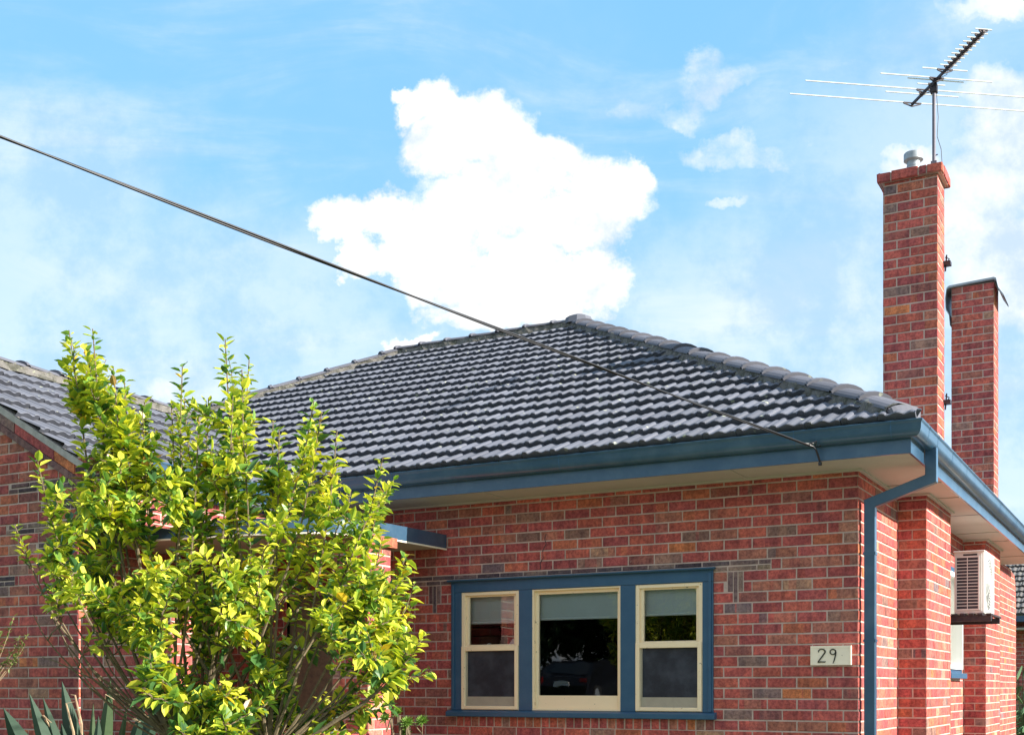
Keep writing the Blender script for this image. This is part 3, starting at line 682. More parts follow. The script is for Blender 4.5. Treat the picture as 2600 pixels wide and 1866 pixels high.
# ridge and hip caps
def caps(par, p, q, step=.405, seed=1, w=.140, h=.058, lift=.036, arc=True):
    r = random.Random(seed); p = Vector(p); q = Vector(q); d = (q-p); L = d.length; d.normalize(); side = d.cross(Z).normalized(); up = side.cross(d)
    n = int(L/step)+1
    # mortar bedding
    mb = MB(); ns = int(L/.07); prof = [(-.155, -.075), (-.128, .012), (-.06, .045), (.06, .045), (.128, .012), (.155, -.075)]
    for i in range(ns+1):
        c = p+d*(L*i/ns)
        for a, b_ in prof: mb.v.append(tuple(c+side*(a+r.uniform(-.010, .010))+up*(b_+r.uniform(-.007, .007))+Z*.0))
    m = len(prof)
    for i in range(ns):
        for k in range(m-1): mb.face((i*m+k, i*m+k+1, (i+1)*m+k+1, (i+1)*m+k))
    mb.build('cap_bedding', 'bedding_mortar', par)
    for i in range(n):
        s0 = i*step-.02; s1 = min(s0+step+.045, L+.03); jz = r.uniform(-.004, .004); js = r.uniform(-.004, .004)
        mb = MB(); c0 = r.uniform(.80, 1.05); col = (TC[0]*c0*1.06, TC[1]*c0*1.02, TC[2]*c0)
        K = 9; rings = [(s0, 1.07, .022), (s0+.035, 1.07, .024), (s0+.05, 1.0, .012), (s1, .97, 0)] if i or p.z > S0+.3 else [(s0-.07, .70, -.07), (s0-.02, .86, -.030), (s0+.06, .96, -.004), (s1, .97, 0)]
        for s_, sc_, l_ in rings:
            for k in range(K):
                a = math.pi*k/(K-1); cx_ = -math.cos(a); sy = math.sin(a)**1.15
                mb.v.append(tuple(p+d*s_+side*(cx_*w*sc_+js)+up*(sy*h*sc_+lift-.035+l_+jz)))
        for i2 in range(len(rings)-1):
            for k in range(K-1): mb.face((i2*K+k, i2*K+k+1, (i2+1)*K+k+1, (i2+1)*K+k), 0, [col]*4)
        b = len(mb.v)   # thickness at the open end
        for k in range(K):
            a = math.pi*k/(K-1); mb.v.append(tuple(p+d*s0+side*(-math.cos(a)*w*.93+js)+up*(math.sin(a)**.8*h*.8+lift-.035+jz)))
        for k in range(K-1): mb.face((k+1, k, b+k, b+k+1), 0, [col]*4)
        mb.build('ridge_cap', 'roof_tile', par)
        if i == 0 and p.z > S0+.3:
            mb = MB(); cc = [p+d*(s0+.012+r.uniform(0, .008))+side*(-math.cos(math.pi*k/8)*w*.98)+up*(math.sin(math.pi*k/8)**.8*h*.9+lift-.040) for k in range(9)]; cc += [p+d*s0+side*w-up*.08, p+d*s0-side*w-up*.08]; mb.poly(cc, 0, (.09, .09, .10)); mb.build('mortar_plug', 'roof_tile', par)
dz = .032
caps(roof, (HX-.13, -.415, S0+.01+.11*PI+dz), (AX, RY, RZ+dz), seed=71)
caps(roof, (RLX, RY, RZ+dz), (AX, RY, RZ+dz), seed=72)
caps(roof, (RLX-3.4, RY-3.4, RZ-3.4*PI+dz), (RLX, RY, RZ+dz), seed=73)
caps(wr2, (-7.85, wy0, 4.70+dz), (-7.85, 2.02, 4.70+dz), seed=74)
# apex cap where three lines of caps meet
mb = MB()
for i, (rr, zz) in enumerate(((.20, -.02), (.17, .065), (.09, .10))):
    for k in range(10): a = 2*math.pi*k/10; mb.v.append((AX+rr*math.cos(a), RY+rr*math.sin(a), RZ+dz+zz))
for i in range(2):
    for k in range(10): mb.face((i*10+k, i*10+(k+1) % 10, (i+1)*10+(k+1) % 10, (i+1)*10+k), 0, [TC]*4)
mb.face([20+k for k in range(10)], 0, [TC]*10); mb.build('apex_cap', 'roof_tile', roof)
# valley gutter between wing and main roof
mb = MB(); A_ = Vector((-7.85+.04, (4.70-S0-.012)/PI-.545, 4.70)); zb = 3.52; B_ = Vector((-7.85+(4.70-zb)/slope, (zb-S0-.012)/PI-.545, zb))
dv = (B_-A_).normalized()
for sgn, nrm in ((1, Vector((.14, 0, -.14*slope))), (-1, Vector((0, .14, .14*PI)))):
    mb.poly([A_+Z*.028, B_+Z*.028, B_+nrm+Z*.065, A_+nrm+Z*.065])
mb.build('valley_gutter', 'blue_trim', roof)

# ------------------------------------------------------------------ chimneys (parts of the roof)
def chimney(x0, x1, y0, y1, z0, ztop, seed, cap=True, zref=1.854):
    c = pier(y0, y1, ztop, x1=x1, x0=x0, z0=z0, seed=seed, name='chimney', parent=roof, zref=zref)
    if cap:
        mb = MB(); r = random.Random(seed); o = .048; zt = ztop+.085
        def rowb(O, U, N, L, pat):
            u = 0
            for wd in pat: brick_piece(mb, Vector(O), U, N, u+.003, min(u+wd, L)-.003, ztop-.002+r.uniform(-.003, .003), zt+r.uniform(-.010, .006), r, M=.03, segs=False); u += wd
        L1 = x1-x0+2*o; L2 = y1-y0+2*o
        rowb((x0-o, y0-o, 0), X, -Y, L1, [.125, .245, .07, .2]); rowb((x1+o, y0-o, 0), Y, X, L2, [.12, .24, .12]); rowb((x1+o, y1+o, 0), -X, Y, L1, [.24, .1, .25]); rowb((x0-o, y1+o, 0), -Y, -X, L2, [.24, .24])
        mb.box((x0-o+.012, y0-o+.012, ztop+.001), (x1+o-.012, y1+o-.012, zt-.012), 1)
        mb.build('chimney_cap', ['brick', 'mortar'], c)
    return c
ch1 = chimney(-.245, .24, 2.05, 2.41, 3.3, 6.27, 81)
ch2 = chimney(-.24, .24, 5.88, 6.28, 3.3, 6.41, 91, cap=False)
# flue cowl
mb = MB(); fx, fy = .0, 2.2
mb.tube([(fx, fy, 6.34), (fx, fy, 6.49)], .058, 20); 
for z_ in (6.40, 6.43, 6.46): mb.tube([(fx, fy, z_), (fx, fy, z_+.006)], .061, 20)
mb.tube([(fx, fy, 6.475), (fx, fy, 6.49), (fx, fy, 6.49)], [.060, .084, .084], 20); mb.tube([(fx, fy, 6.488), (fx, fy, 6.548), (fx, fy, 6.556), (fx, fy, 6.560)], [.087, .087, .080, .03], 24)
fl = mb.build('flue_cowl', 'galvanised', ch1, smooth=True); md = fl.modifiers.new('es', 'EDGE_SPLIT'); md.split_angle = R(35)
# brackets on the rear right edge
for z_ in (5.53, 4.24):
    mb = MB(); mb.box((.235, 2.36, z_), (.30, 2.44, z_+.035)); mb.bar((.25, 2.40, z_-.05), (.262, 2.40, z_+.10), .012, .012); mb.tube([(.25, 2.4, z_+.08), (.285, 2.4, z_+.06), (.262, 2.4, z_+.02)], .006, 6); mb.build('chimney_bracket', 'dark_metal', ch1)
# bent sheet metal lid on the rear chimney
mb = MB()
def sheet(pts, th_=.004, side=(0, -1, 0)):
    b = len(mb.v); 
    for p in pts: mb.v.append((p[0], 5.84, p[1]))
    for p in pts: mb.v.append((p[0], 6.33, p[1]))
    for p in pts: mb.v.append((p[0], 5.84, p[1]-th_))
    for p in pts: mb.v.append((p[0], 6.33, p[1]-th_))
    n = len(pts)
    for i in range(n-1):
        mb.face((b+i, b+i+1, b+n+i+1, b+n+i)); mb.face((b+2*n+i, b+2*n+i+1, b+3*n+i+1, b+3*n+i)); mb.face((b+i, b+i+1, b+2*n+i+1, b+2*n+i)); mb.face((b+n+i, b+n+i+1, b+3*n+i+1, b+3*n+i))
sheet([(-.252, 5.98), (-.262, 6.10), (-.300, 6.17), (-.305, 6.30), (-.290, 6.41), (-.262, 6.432), (.0, 6.445), (.242, 6.455), (.268, 6.44), (.292, 6.33), (.350, 6.235)], .024)
mb.build('metal_lid', 'galvanised', ch2)

# ================================================================== TV aerial
A = Vector((-.053, 2.409, 7.108)); B = Vector((.725, 1.385, 7.115)); bd = (B-A).normalized(); el = bd.cross(Z).normalized()
an = thing('television_aerial', (.2, 2.095, 6.355), 'large rooftop television aerial with long thin rods on a mast above the brick chimney', 'aerial')
mb = MB(); mb.tube([(.2, 2.095, 6.355), (.2, 2.095, 7.09)], .0155, 12); mb.box((.175, 2.08, 6.36), (.225, 2.11, 6.40)); mb.bar((.2, 2.095, 6.45), (.235, 2.095, 6.455), .008, .008); mast = mb.build('mast', 'mast_paint', an)
mb = MB(); mb.bar(A, B, .020, .020); mb.build('boom', 'dark_metal', an)
mb = MB(); c = Vector((.2, 2.095, 7.08)); mb.box((c.x-.03, c.y-.03, c.z-.055), (c.x+.03, c.y+.03, c.z+.018)); mb.build('mast_clamp', 'dark_metal', an)
LB = (B-A).length
def on(t): return A+(B-A)*t
def rod(t, half, z=.014, r=.0042, clampw=.06, shift=0):
    c = on(t)+Z*z+el*shift; mb = MB(); mb.tube([c-el*half, c+el*half], r*1.35, 8); mb.build('element', 'aluminium', an)
    mb = MB(); c = on(t); b = len(mb.v); k = clampw
    mb.bar(c-el*k+Z*.012, c+el*k+Z*.012, .016, .008); 
    for s in (-1, 1): mb.bar(c+el*s*k*.95+Z*.006, c-Z*.020, .012, .008)
    mb.build('element_holder', 'dark_metal', an)
rod(.005, 1.21, clampw=.09); rod(.20, 1.16, clampw=.085); rod(.155, .36, z=.0, clampw=.03); rod(.37, .54, clampw=.07); rod(.355, .27, z=.002, clampw=.05); rod(.29, .135, z=.004, clampw=.03)
rod(.485, .215, clampw=.075)
n = 10
for i in range(n):
    t = .535+(.99-.535)*i/(n-1); rod(t, .080-.0006*i, z=.018, clampw=.040)
mb = MB(); mb.tube([on(.42)-Z*.01+el*.02, on(.3)-Z*.045+el*.02, Vector((.222, 2.10, 7.02)), Vector((.235, 2.11, 6.80)), Vector((.228, 2.10, 6.62)), Vector((.262, 2.10, 6.50)), Vector((.268, 2.12, 6.36)), Vector((.292, 2.15, 6.27))], .0032, 6)
mb.tube([on(.5)+Z*.03-el*.02, on(.44)-Z*.0-el*.05, on(.36)+Z*.0], .003, 6); mb.tube([on(.3)-el*.03, on(.24)-el*.04-Z*.02, on(.17)-el*.02], .003, 6); mb.build('aerial_cable', 'black_cable', an)

# ================================================================== air conditioner
ac = thing('air_conditioner', (.24, 2.94, 2.316), 'white outdoor air conditioner unit mounted high on the side wall between brick piers', 'air conditioner')
x0, x1, y0, y1, z0, z1 = .245, .52, 2.94, 3.66, 2.316, 2.914
mb = MB(); mb.box((x0, y0+.012, z0), (x1, y1, z1)); mb.build('casing', 'ac_white', ac, bevel=.008)
mb = MB(); gx0, gx1, gz0, gz1 = x0+.022, x1-.055, z0+.045, z1-.055
mb.poly([(gx0, y0+.0105, gz0), (gx1, y0+.0105, gz0), (gx1, y0+.0105, gz1), (gx0, y0+.0105, gz1)]); mb.build('coil', 'ac_coil', ac)
mb = MB(); frame(mb, gx0-.012, gz0-.012, gx1+.012, gz1+.012, .013, y0-.004, y0+.011)
for i in range(1, 16): z_ = gz0+(gz1-gz0)*i/16; mb.box((gx0, y0, z_-.0035), (gx1, y0+.008, z_+.0035))
mb.box(((gx0+gx1)/2-.003, y0-.001, gz0), ((gx0+gx1)/2+.003, y0+.009, gz1)); mb.box((x1-.032, y0+.004, z0+.02), (x1-.026, y0+.0118, z1-.02))
mb.build('side_grille', 'ac_white', ac)
mb = MB(); mb.box((gx0+.06, y0+.005, z1-.038), (gx1-.01, y0+.0118, z1-.022)); mb.build('grip', 'ac_dark', ac)
mb = MB(); cy, cz = (y0+y1)/2-.04, (z0+z1)/2
mb.tube([(x1+.001, cy, cz), (x1+.002, cy, cz)], .25, 32); mb.build('fan_opening', 'ac_dark', ac)
mb = MB()
for k in range(1, 10):
    rr = .25*k/9; mb.tube([(x1+.018-.012*(k/9)**2, cy+rr*math.cos(a*math.pi/18), cz+rr*math.sin(a*math.pi/18)) for a in range(37)], .0035, 5, cap=False)
for a in range(12): mb.tube([(x1+.02, cy, cz), (x1+.006, cy+.25*math.cos(a*math.pi/6), cz+.25*math.sin(a*math.pi/6))], .004, 5)
mb.build('fan_guard', 'ac_white', ac)
mb = MB(); mb.box((x0-.005, y0-.02, z1-.004), (x1+.006, y1+.004, z1+.008)); mb.build('lid', 'ac_white', ac, bevel=.004)
mb = MB()
for y_ in (y0+.0, y1-.10): mb.box((.0, y_, z0-.075), (.58, y_+.05, z0-.02)); mb.box((.02, y_, z0-.18), (.05, y_+.04, z0-.076))
for i in range(7): xx = .06+i*.08; mb.box((xx, y0-.03, z0-.0185), (xx+.045, y1+.03, z0-.0012))
mb.build('wall_bracket', 'dark_metal', ac)

# ================================================================== number plate
npl = thing('house_number', (-.205, 0, 1.85), 'cream house number plate reading 29 on the front brick wall', 'house number')
mb = MB(); mb.box((-.363, -.028, 1.775), (-.05, -.002, 1.925)); mb.build('plate', 'plate_cream', npl, bevel=.003)
mb = MB(); frame(mb, -.363, 1.775, -.05, 1.925, .012, -.033, -.0285, wt=.018, wb=.010); mb.build('plate_border', 'plate_cream', npl)
def stroke(pts, wds, name='digit'):
    mb = MB(); n = len(pts); b = 0
    for i, (x_, z_) in enumerate(pts):
        a = Vector(pts[max(i-1, 0)]); c = Vector(pts[min(i+1, n-1)]); d = (c-a).normalized(); nn = Vector((-d.y, d.x))*wds[i]/2
        for y_ in (-.0285, -.0345): mb.v += [(x_+nn.x, y_, z_+nn.y), (x_-nn.x, y_, z_-nn.y)]
    for i in range(n-1):
        q = i*4; mb.face((q+2, q+3, q+7, q+6)); mb.face((q, q+2, q+6, q+4)); mb.face((q+1, q+5, q+7, q+3))
    mb.face((0, 1, 3, 2)); mb.face((n*4-4, n*4-2, n*4-1, n*4-3)); mb.build(name, 'bronze', npl)
cx2, cz2 = -.275, 1.879
arc = [(cx2+.026*math.cos(R(a)), cz2+.021*math.sin(R(a))) for a in range(190, -41, -15)]
stroke(arc+[(cx2-.006, 1.830), (-.306, 1.799)], [.005]+[.007]*8+[.010]*(len(arc)-9)+[.009, .006])
stroke([(-.306, 1.7985), (-.28, 1.801), (-.249, 1.799), (-.246, 1.806)], [.009, .010, .009, .004])
c9 = (-.189, 1.877)
stroke([(c9[0]+.021*math.cos(R(a)), c9[1]+.020*math.sin(R(a))) for a in range(0, 361, 15)], [.008]*25)
stroke([(-.169, 1.893), (-.166, 1.87), (-.170, 1.845), (-.178, 1.815), (-.188, 1.788)], [.006, .010, .009, .008, .005])
mb = MB(); mb.tube([(-.119, -.028, 1.85), (-.119, -.0315, 1.85)], .003, 8); mb.build('screw', 'screen_rail', npl)

# ================================================================== service cable
cb = thing('overhead_cable', (-.216, -.56, 3.36), 'black overhead power line sloping down to the front gutter', 'cable')
P0 = Vector((-.216, -.62, 3.372)); P1 = Vector((-8.9, -25.5, 6.46)); sag = .25
def cpos(t): return P0+(P1-P0)*t-Z*(sag*4*t*(1-t))
for ph in (0, math.pi):
    mb = MB(); pts = []
    for i in range(241):
        t = (i/240)**1.5; L_ = t*26.5; a = L_*1.6+ph; pts.append(cpos(t)+Vector((math.cos(a)*.005, 0, math.sin(a)*.005)))
    mb.tube(pts, .0054, 6, cap=True); mb.build('wire_strand', 'black_cable', cb, smooth=True)
mb = MB(); mb.tube([P0, P0+Vector((.02, .03, -.005)), Vector((-.175, -.585, 3.345)), Vector((-.17, -.53, 3.30)), Vector((-.172, -.487, 3.277)), Vector((-.172, -.478, 3.25))], .0075, 7)
mb.tube([Vector((-.172, -.478, 3.268)), Vector((-.172, -.478, 3.245))], .014, 8); mb.tube([P0+Vector((-.03, -.05, .01)), P0+Vector((.0, -.0, .012)), P0+Vector((.05, .02, .03)), P0+Vector((.03, .05, -.01)), P0+Vector((.075, .04, -.005))], .0055, 6)
mb.tube([P0, Vector((-.19, -.575, 3.40))], .006, 6); mb.build('cable_anchor', 'black_cable', cb)
tp = thing('utility_pole', (-8.9, -25.5, 1.0), 'timber power pole on the far side of the street', 'pole')
mb = MB(); mb.tube([(-8.9, -25.6, .9), (-8.9, -25.6, 8.6)], [.15, .11], 12); mb.build('pole', 'timber', tp)
mb = MB(); mb.box((-9.9, -25.52, 7.6), (-7.9, -25.42, 7.72)); mb.build('crossarm', 'timber', tp)

# ================================================================== vegetation
def leaf(mb, p, d, up, L, w, ce, cm, bend=.25):
    d = d.normalized(); s = d.cross(up)
    if s.length < 1e-3: s = d.orthogonal()
    s.normalize(); u = s.cross(d).normalized()
    m1 = p+d*L*.32-u*w*.10; m2 = p+d*L*.68-u*(bend*L*.18+w*.08); tip = p+d*L*.97-u*bend*L*.45
    a1 = p+d*L*.28+s*w*.46+u*w*.14; a2 = p+d*L*.64+s*w*.42+u*(w*.12-bend*L*.16); b1 = p+d*L*.28-s*w*.46+u*w*.14; b2 = p+d*L*.64-s*w*.42+u*(w*.12-bend*L*.16)
    b = len(mb.v); mb.v += [tuple(x_) for x_ in (p, m1, m2, tip, a1, a2, b1, b2)]
    mb.face((b, b+4, b+1), 0, [cm, ce, cm]); mb.face((b+4, b+5, b+2, b+1), 0, [ce, ce, cm, cm]); mb.face((b+5, b+3, b+2), 0, [ce, ce, cm])
    mb.face((b, b+1, b+6), 0, [cm, cm, ce]); mb.face((b+6, b+1, b+2, b+7), 0, [ce, cm, cm, ce]); mb.face((b+7, b+2, b+3), 0, [ce, cm, ce])
def bez(p0, p1, p2, t): return p0*(1-t)**2+p1*2*t*(1-t)+p2*t*t
TIPS = [(-0.93, 3.79), (-0.74, 3.76), (-0.83, 3.69), (-0.8, 3.58), (-0.7, 3.49), (-0.58, 3.5), (-0.53, 3.44), (-0.48, 3.36), (-0.44, 3.27), (-1.04, 2.95), (-0.96, 2.87), (-0.99, 2.74), (-1.18, 2.57), (-1.16, 2.46), (-1.08, 2.36), (-1.08, 2.13), (-1.04, 2.03), (-0.99, 1.78), (-0.86, 1.87), (-0.83, 1.95), (-0.7, 1.7), (-0.5, 1.67), (-0.31, 3.35), (-0.25, 3.25), (-0.18, 3.52), (-0.12, 3.42), (-0.21, 3.36), (0.05, 3.71), (0.12, 3.68), (0.13, 3.55), (0.13, 3.33), (0.07, 3.25), (-0.06, 3.19), (0.04, 3.11), (0.2, 3.06), (0.31, 3.25), (0.37, 3.17), (0.61, 3.3), (0.66, 3.23), (0.75, 3.12), (0.7, 3.0), (0.53, 3.12), (0.43, 2.95), (0.77, 2.85), (0.75, 2.78), (0.88, 2.74), (1.02, 2.97), (1.05, 2.9), (0.99, 2.78), (1.02, 2.49), (1.15, 2.41), (1.12, 2.3), (1.18, 2.25), (1.16, 2.11), (1.26, 1.92), (1.18, 1.86), (1.08, 1.75), (0.86, 1.64), (0.83, 1.51), (0.75, 1.54), (0.55, 1.35), (0.2, 1.35), (-0.06, 1.35), (-0.25, 1.41), (-0.34, 1.34)]
POLY = [(-0.8, 3.12), (-0.72, 3.41), (-0.53, 3.36), (-0.4, 3.03), (-0.25, 3.06), (-0.15, 3.0), (-0.04, 3.12), (0.07, 3.0), (0.23, 3.0), (0.39, 2.93), (0.47, 2.87), (0.62, 2.93), (0.75, 2.68), (0.78, 2.46), (1.02, 2.38), (1.1, 2.14), (1.12, 1.89), (0.94, 1.76), (0.78, 1.59), (0.62, 1.35), (-0.25, 1.35), (-0.37, 1.54), (-0.47, 1.75), (-0.69, 1.83), (-0.83, 1.98), (-1.04, 2.1), (-0.91, 2.22), (-1.12, 2.41), (-0.83, 2.49), (-0.91, 2.71), (-0.96, 2.87), (-0.8, 2.93)]
def inpoly(x_, y_, P):
    c = False; j = len(P)-1
    for i in range(len(P)):
        if (P[i][1] > y_) != (P[j][1] > y_) and x_ < (P[j][0]-P[i][0])*(y_-P[i][1])/(P[j][1]-P[i][1])+P[i][0]: c = not c
        j = i
    return c
def lemon_tree():
    r = random.Random(21); base = Vector((-2.992, -3.793, 0)); RX = Vector((.8755, .4832, 0)); DY = Vector((-.4832, .8755, 0))
    t = thing('lemon_tree', base, 'bushy lemon tree with bright yellow and green leaves in front of the porch', 'tree')
    W_ = lambda a, d, h: base+RX*a+DY*d+Z*h
    tr = MB(); lv = MB(); n_leaf = 0
    forks = [W_(-.32, .02, 1.30), W_(-.12, -.1, 1.05), W_(.12, .08, 1.1), W_(.02, -.15, .9), W_(.3, .0, 1.2), W_(-.2, .2, 1.15)]
    for f in forks:
        m = base.lerp(f, .5)+Vector((r.uniform(-.05, .05), r.uniform(-.05, .05), 0)); tr.tube([base+Vector((r.uniform(-.04, .04), r.uniform(-.04, .04), -.03)), m, f], [.05, .036, .027], 8)
    nodes = [(f, Z) for f in forks]
    def grow(f, tip, bow, r0, span, dens, hh):
        length = (tip-f).length; K = 8
        c = f.lerp(tip, .5)+bow; pts = [bez(f, c, tip, k/K)+Vector((r.uniform(-1, 1), r.uniform(-1, 1), r.uniform(-1, 1)))*.010*(0 < k < K) for k in range(K+1)]
        tr.tube(pts, [r0*(1-.8*k/K)+.0012 for k in range(K+1)], 5, cap=False)
        span = min(length, span); st = 1-span/max(length, .05); nl = int(span*dens)+5; ang = r.uniform(0, 6.28); warm = r.gauss(0, .13)
        for i in range(nl):
            t_ = st+(1-st)*(i+r.random()*.6)/nl; p = bez(f, c, tip, t_); tan = (bez(f, c, tip, min(t_+.03, 1))-bez(f, c, tip, max(t_-.03, 0))).normalized()
            ang += 2.4+r.uniform(-.5, .5); o1 = tan.orthogonal().normalized(); o2 = tan.cross(o1); rad = o1*math.cos(ang)+o2*math.sin(ang)
            d = (rad*r.uniform(.6, 1.2)+tan*r.uniform(.1, 1.0)+Z*r.uniform(-.45, .35)).normalized()
            tt = (t_-st)/(1-st); L = r.choice((r.uniform(.04, .07), r.uniform(.065, .095), r.uniform(.08, .125)))*(1.05-.3*tt)*(1.15 if hh < 1.9 else 1); w = L*r.uniform(.42, .66)
            la = (p-base).dot(RX)
            if la < -.40-(p.z-1.5)*.85 or r.random() < .06: continue
            y = r.random()+warm-.10*tt+(.14 if hh < 1.8 else 0)
            if y < .30: ce, cm = (.88, .80, .09), (.62, .68, .08)
            elif y < .62: ce, cm = (.62, .66, .07), (.28, .42, .05)
            elif y < .84: ce, cm = (.25, .40, .06), (.11, .25, .04)
            else: ce, cm = (.09, .21, .06), (.05, .13, .04)
            if r.random() < .012: ce, cm = (.85, .50, .03), (.76, .55, .05)
            elif r.random() < .010: ce, cm = (.30, .16, .06), (.36, .24, .08)
            v = r.uniform(.8, 1.15); ce = tuple(q*v for q in ce); cm = tuple(q*v for q in cm)
            leaf(lv, p+rad*.008, d, Z+rad*r.uniform(-.7, .5)+Vector((r.uniform(-.4, .4), r.uniform(-.4, .4), 0)), L, w, ce, cm, r.uniform(.0, .7))
        return [bez(f, c, tip, k/6) for k in range(1, 6)]
    for a, h in TIPS:          # main leaders that make the outline
        tip = W_(a, r.uniform(-.28, .28), h); f = min(forks, key=lambda q: (q-tip).length+r.uniform(0, .5)); rise = max(h-f.z, .1)
        out = Vector((tip.x-f.x, tip.y-f.y, 0)); bow = out*.24-Z*rise*.14 if rise > .5 else Z*r.uniform(0, .12)
        nodes += [(q, Z) for q in grow(f, tip, bow, .004+.0036*(tip-f).length, .85 if h > 2.3 else .38, 92, h)]
    for a, h in TIPS:          # companions that thicken the leading shoots
        if h < 2.2 and a < -.3: continue
        for _ in range(3 if h > 3 and a < -.45 else 1):
            tip = W_(a*.98+r.uniform(-.06, .06), r.uniform(-.2, .2), h-r.uniform(.06, .34)); f = min((q for q, _z in nodes), key=lambda q: (q-tip).length+(.5 if q.z > tip.z-.04 else 0)); f = f if (f-tip).length > .12 else tip-Z*.2
            grow(f, tip, Z*-.02, .005, .4, 92, h)
    made = 0
    while made < 500:
        a = r.uniform(-1.18, 1.18); h = r.uniform(1.28, 3.42)
        if not inpoly(a, h, POLY): continue
        if a < -.42-(h-1.5)*.8: continue
        if h > 1.9 and r.random() < .18: continue
        if noise.noise(Vector((a*2.6, h*2.6, 5.1))) < -.12: continue
        if h > 2.72 and r.random() < .50: continue
        if .28 < a < .95 and 2.42 < h < 2.85 and r.random() < .6: continue
        depth = .72*math.sqrt(max(.05, 1-(a/1.2)**2))*(1 if h < 2.8 else .5)
        tip = W_(a, r.uniform(-1, .8)*depth, h); f = min((q for q, _ in nodes), key=lambda q: (q-tip).length+(.5 if q.z > tip.z-.04 else 0)+r.uniform(0, .12))
        if (f-tip).length > .75: f = f.lerp(tip, .35)
        nodes += [(q, Z) for q in grow(f, tip, (tip-f).orthogonal().normalized()*r.uniform(-.06, .06)-Z*.03, .0035+.004*(tip-f).length, .42, 84, h)[2:]]; made += 1
    tr.build('trunk', 'bark', t); lv.build('crown', 'lemon_leaf', t)
lemon_tree()

def blade(mb, root, tip, w, col, bend=.0, fold=.25, seg=9, base_w=.35):
    root = Vector(root); tip = Vector(tip); d = tip-root; s = d.cross(Vector((-.4832, .8755, 0))).normalized(); side = s; up = side.cross(d).normalized()
    b = len(mb.v)
    for i in range(seg+1):
        t_ = i/seg; c = root+d*t_+Z*bend*math.sin(t_*math.pi)*.5*d.length*0.5; ww = w*(base_w+(1-base_w)*math.sin(min(t_*1.35, 1)*math.pi/2))*(1-max(0, (t_-.62)/.38)**1.7)+.0008
        for k in (-1, 0, 1): mb.v.append(tuple(c+side*k*ww/2+up*(fold*ww*abs(k))))
    for i in range(seg):
        for k in range(2): a = b+i*3+k; mb.face((a, a+1, a+4, a+3), 0, [col]*4)
def strap_plant():
    r = random.Random(4); base = Vector((-5.12, -2.93, 0)); t = thing('strap_leaf_plant', base, 'dark green plant with wide pointed leaves at the foot of the left brick wall', 'plant')
    RX = Vector((.8755, .4832, 0)); DY = Vector((-.4832, .8755, 0)); P = lambda a, h, d=0: base+RX*a+DY*d+Z*h
    G1, G2, G3 = (.035, .070, .045), (.060, .10, .07), (.06, .10, .045)
    L = [(-.60, 1.42, -.25, .60, .11, G1), (-.40, 1.53, -.15, .75, .07, G2), (-.22, 1.62, -.05, .9, .075, G2), (-.20, 1.30, 0, .6, .11, G1), (.21, 1.64, .12, .8, .06, G3), (.55, 1.54, .22, .75, .075, G1), (.47, 1.50, .2, .7, .055, G1),
         (.50, 1.34, .25, .7, .09, G1), (-.30, 1.50, -.1, .6, .06, G2), (-.05, 1.28, 0, .5, .09, G1), (.12, 1.36, .05, .6, .06, G2), (.3, 1.44, .1, .5, .04, G3), (-.12, 1.42, 0, .5, .05, G2), (.36, 1.25, .15, .5, .09, G1), (-.5, 1.25, -.2, .4, .08, G2), (.02, 1.45, 0, .6, .04, G3)]
    for a, h, ra, rh, w, c in L:
        mb = MB(); blade(mb, P(ra*.45, rh*.5, r.uniform(-.1, .1)), P(a, h+.03, r.uniform(-.12, .12)), w*1.9, c, bend=r.uniform(-.05, .08)); mb.build('leaf', 'strap_leaf', t)
    mb = MB()
    for i in range(7):
        a = r.uniform(-.45, .4); h = r.uniform(1.25, 1.56); tip = P(a, h, r.uniform(-.1, .1)); m = P(a*.75+r.uniform(-.05, .05), h-.22, 0)
        mb.tube([P(a*.4, .5, 0), m, tip, tip+RX*r.uniform(-.08, .08)-Z*r.uniform(-.02, .06)], [.012, .010, .006, .002], 5)
    mb.build('dry_stalks', 'dead_leaf', t)
strap_plant()
def twiggy():
    r = random.Random(6); base = Vector((-5.95, -3.28, 0)); t = thing('twiggy_shrub', base, 'sparse thin branches with small green leaves against the left brick wall', 'shrub')
    RX = Vector((.8755, .4832, 0)); P = lambda a, h: base+RX*a+Z*h
    tw = MB(); lv = MB()
    for a, h in ((.30, 2.15), (.34, 1.98), (.38, 1.92), (.20, 2.04), (.10, 1.9), (.22, 1.80), (.40, 2.0), (-.1, 2.3)):
        f = P(0, 1.45); c = P(a*.6, 1.52+(h-1.5)*.35); tip = P(a, h)
        pts = [bez(f, c, tip, k/7) for k in range(8)]; tw.tube(pts, [.004-.0004*k for k in range(8)], 5)
        for i in range(44):
            t_ = r.uniform(.62, 1.0); p = bez(f, c, tip, t_); d = Vector((r.uniform(-1, 1), r.uniform(-1, 1), r.uniform(-.3, 1)))
            v = r.uniform(.7, 1.2); leaf(lv, p, d, Z, r.uniform(.03, .055), .014, (.22*v, .28*v, .08*v), (.14*v, .2*v, .05*v), .3)
    tw.tube([P(0, 0), P(.02, .8), P(0, 1.45)], [.014, .010, .007], 6)
    tw.build('stems', 'dead_leaf', t); lv.build('foliage', 'strap_leaf', t)
twiggy()
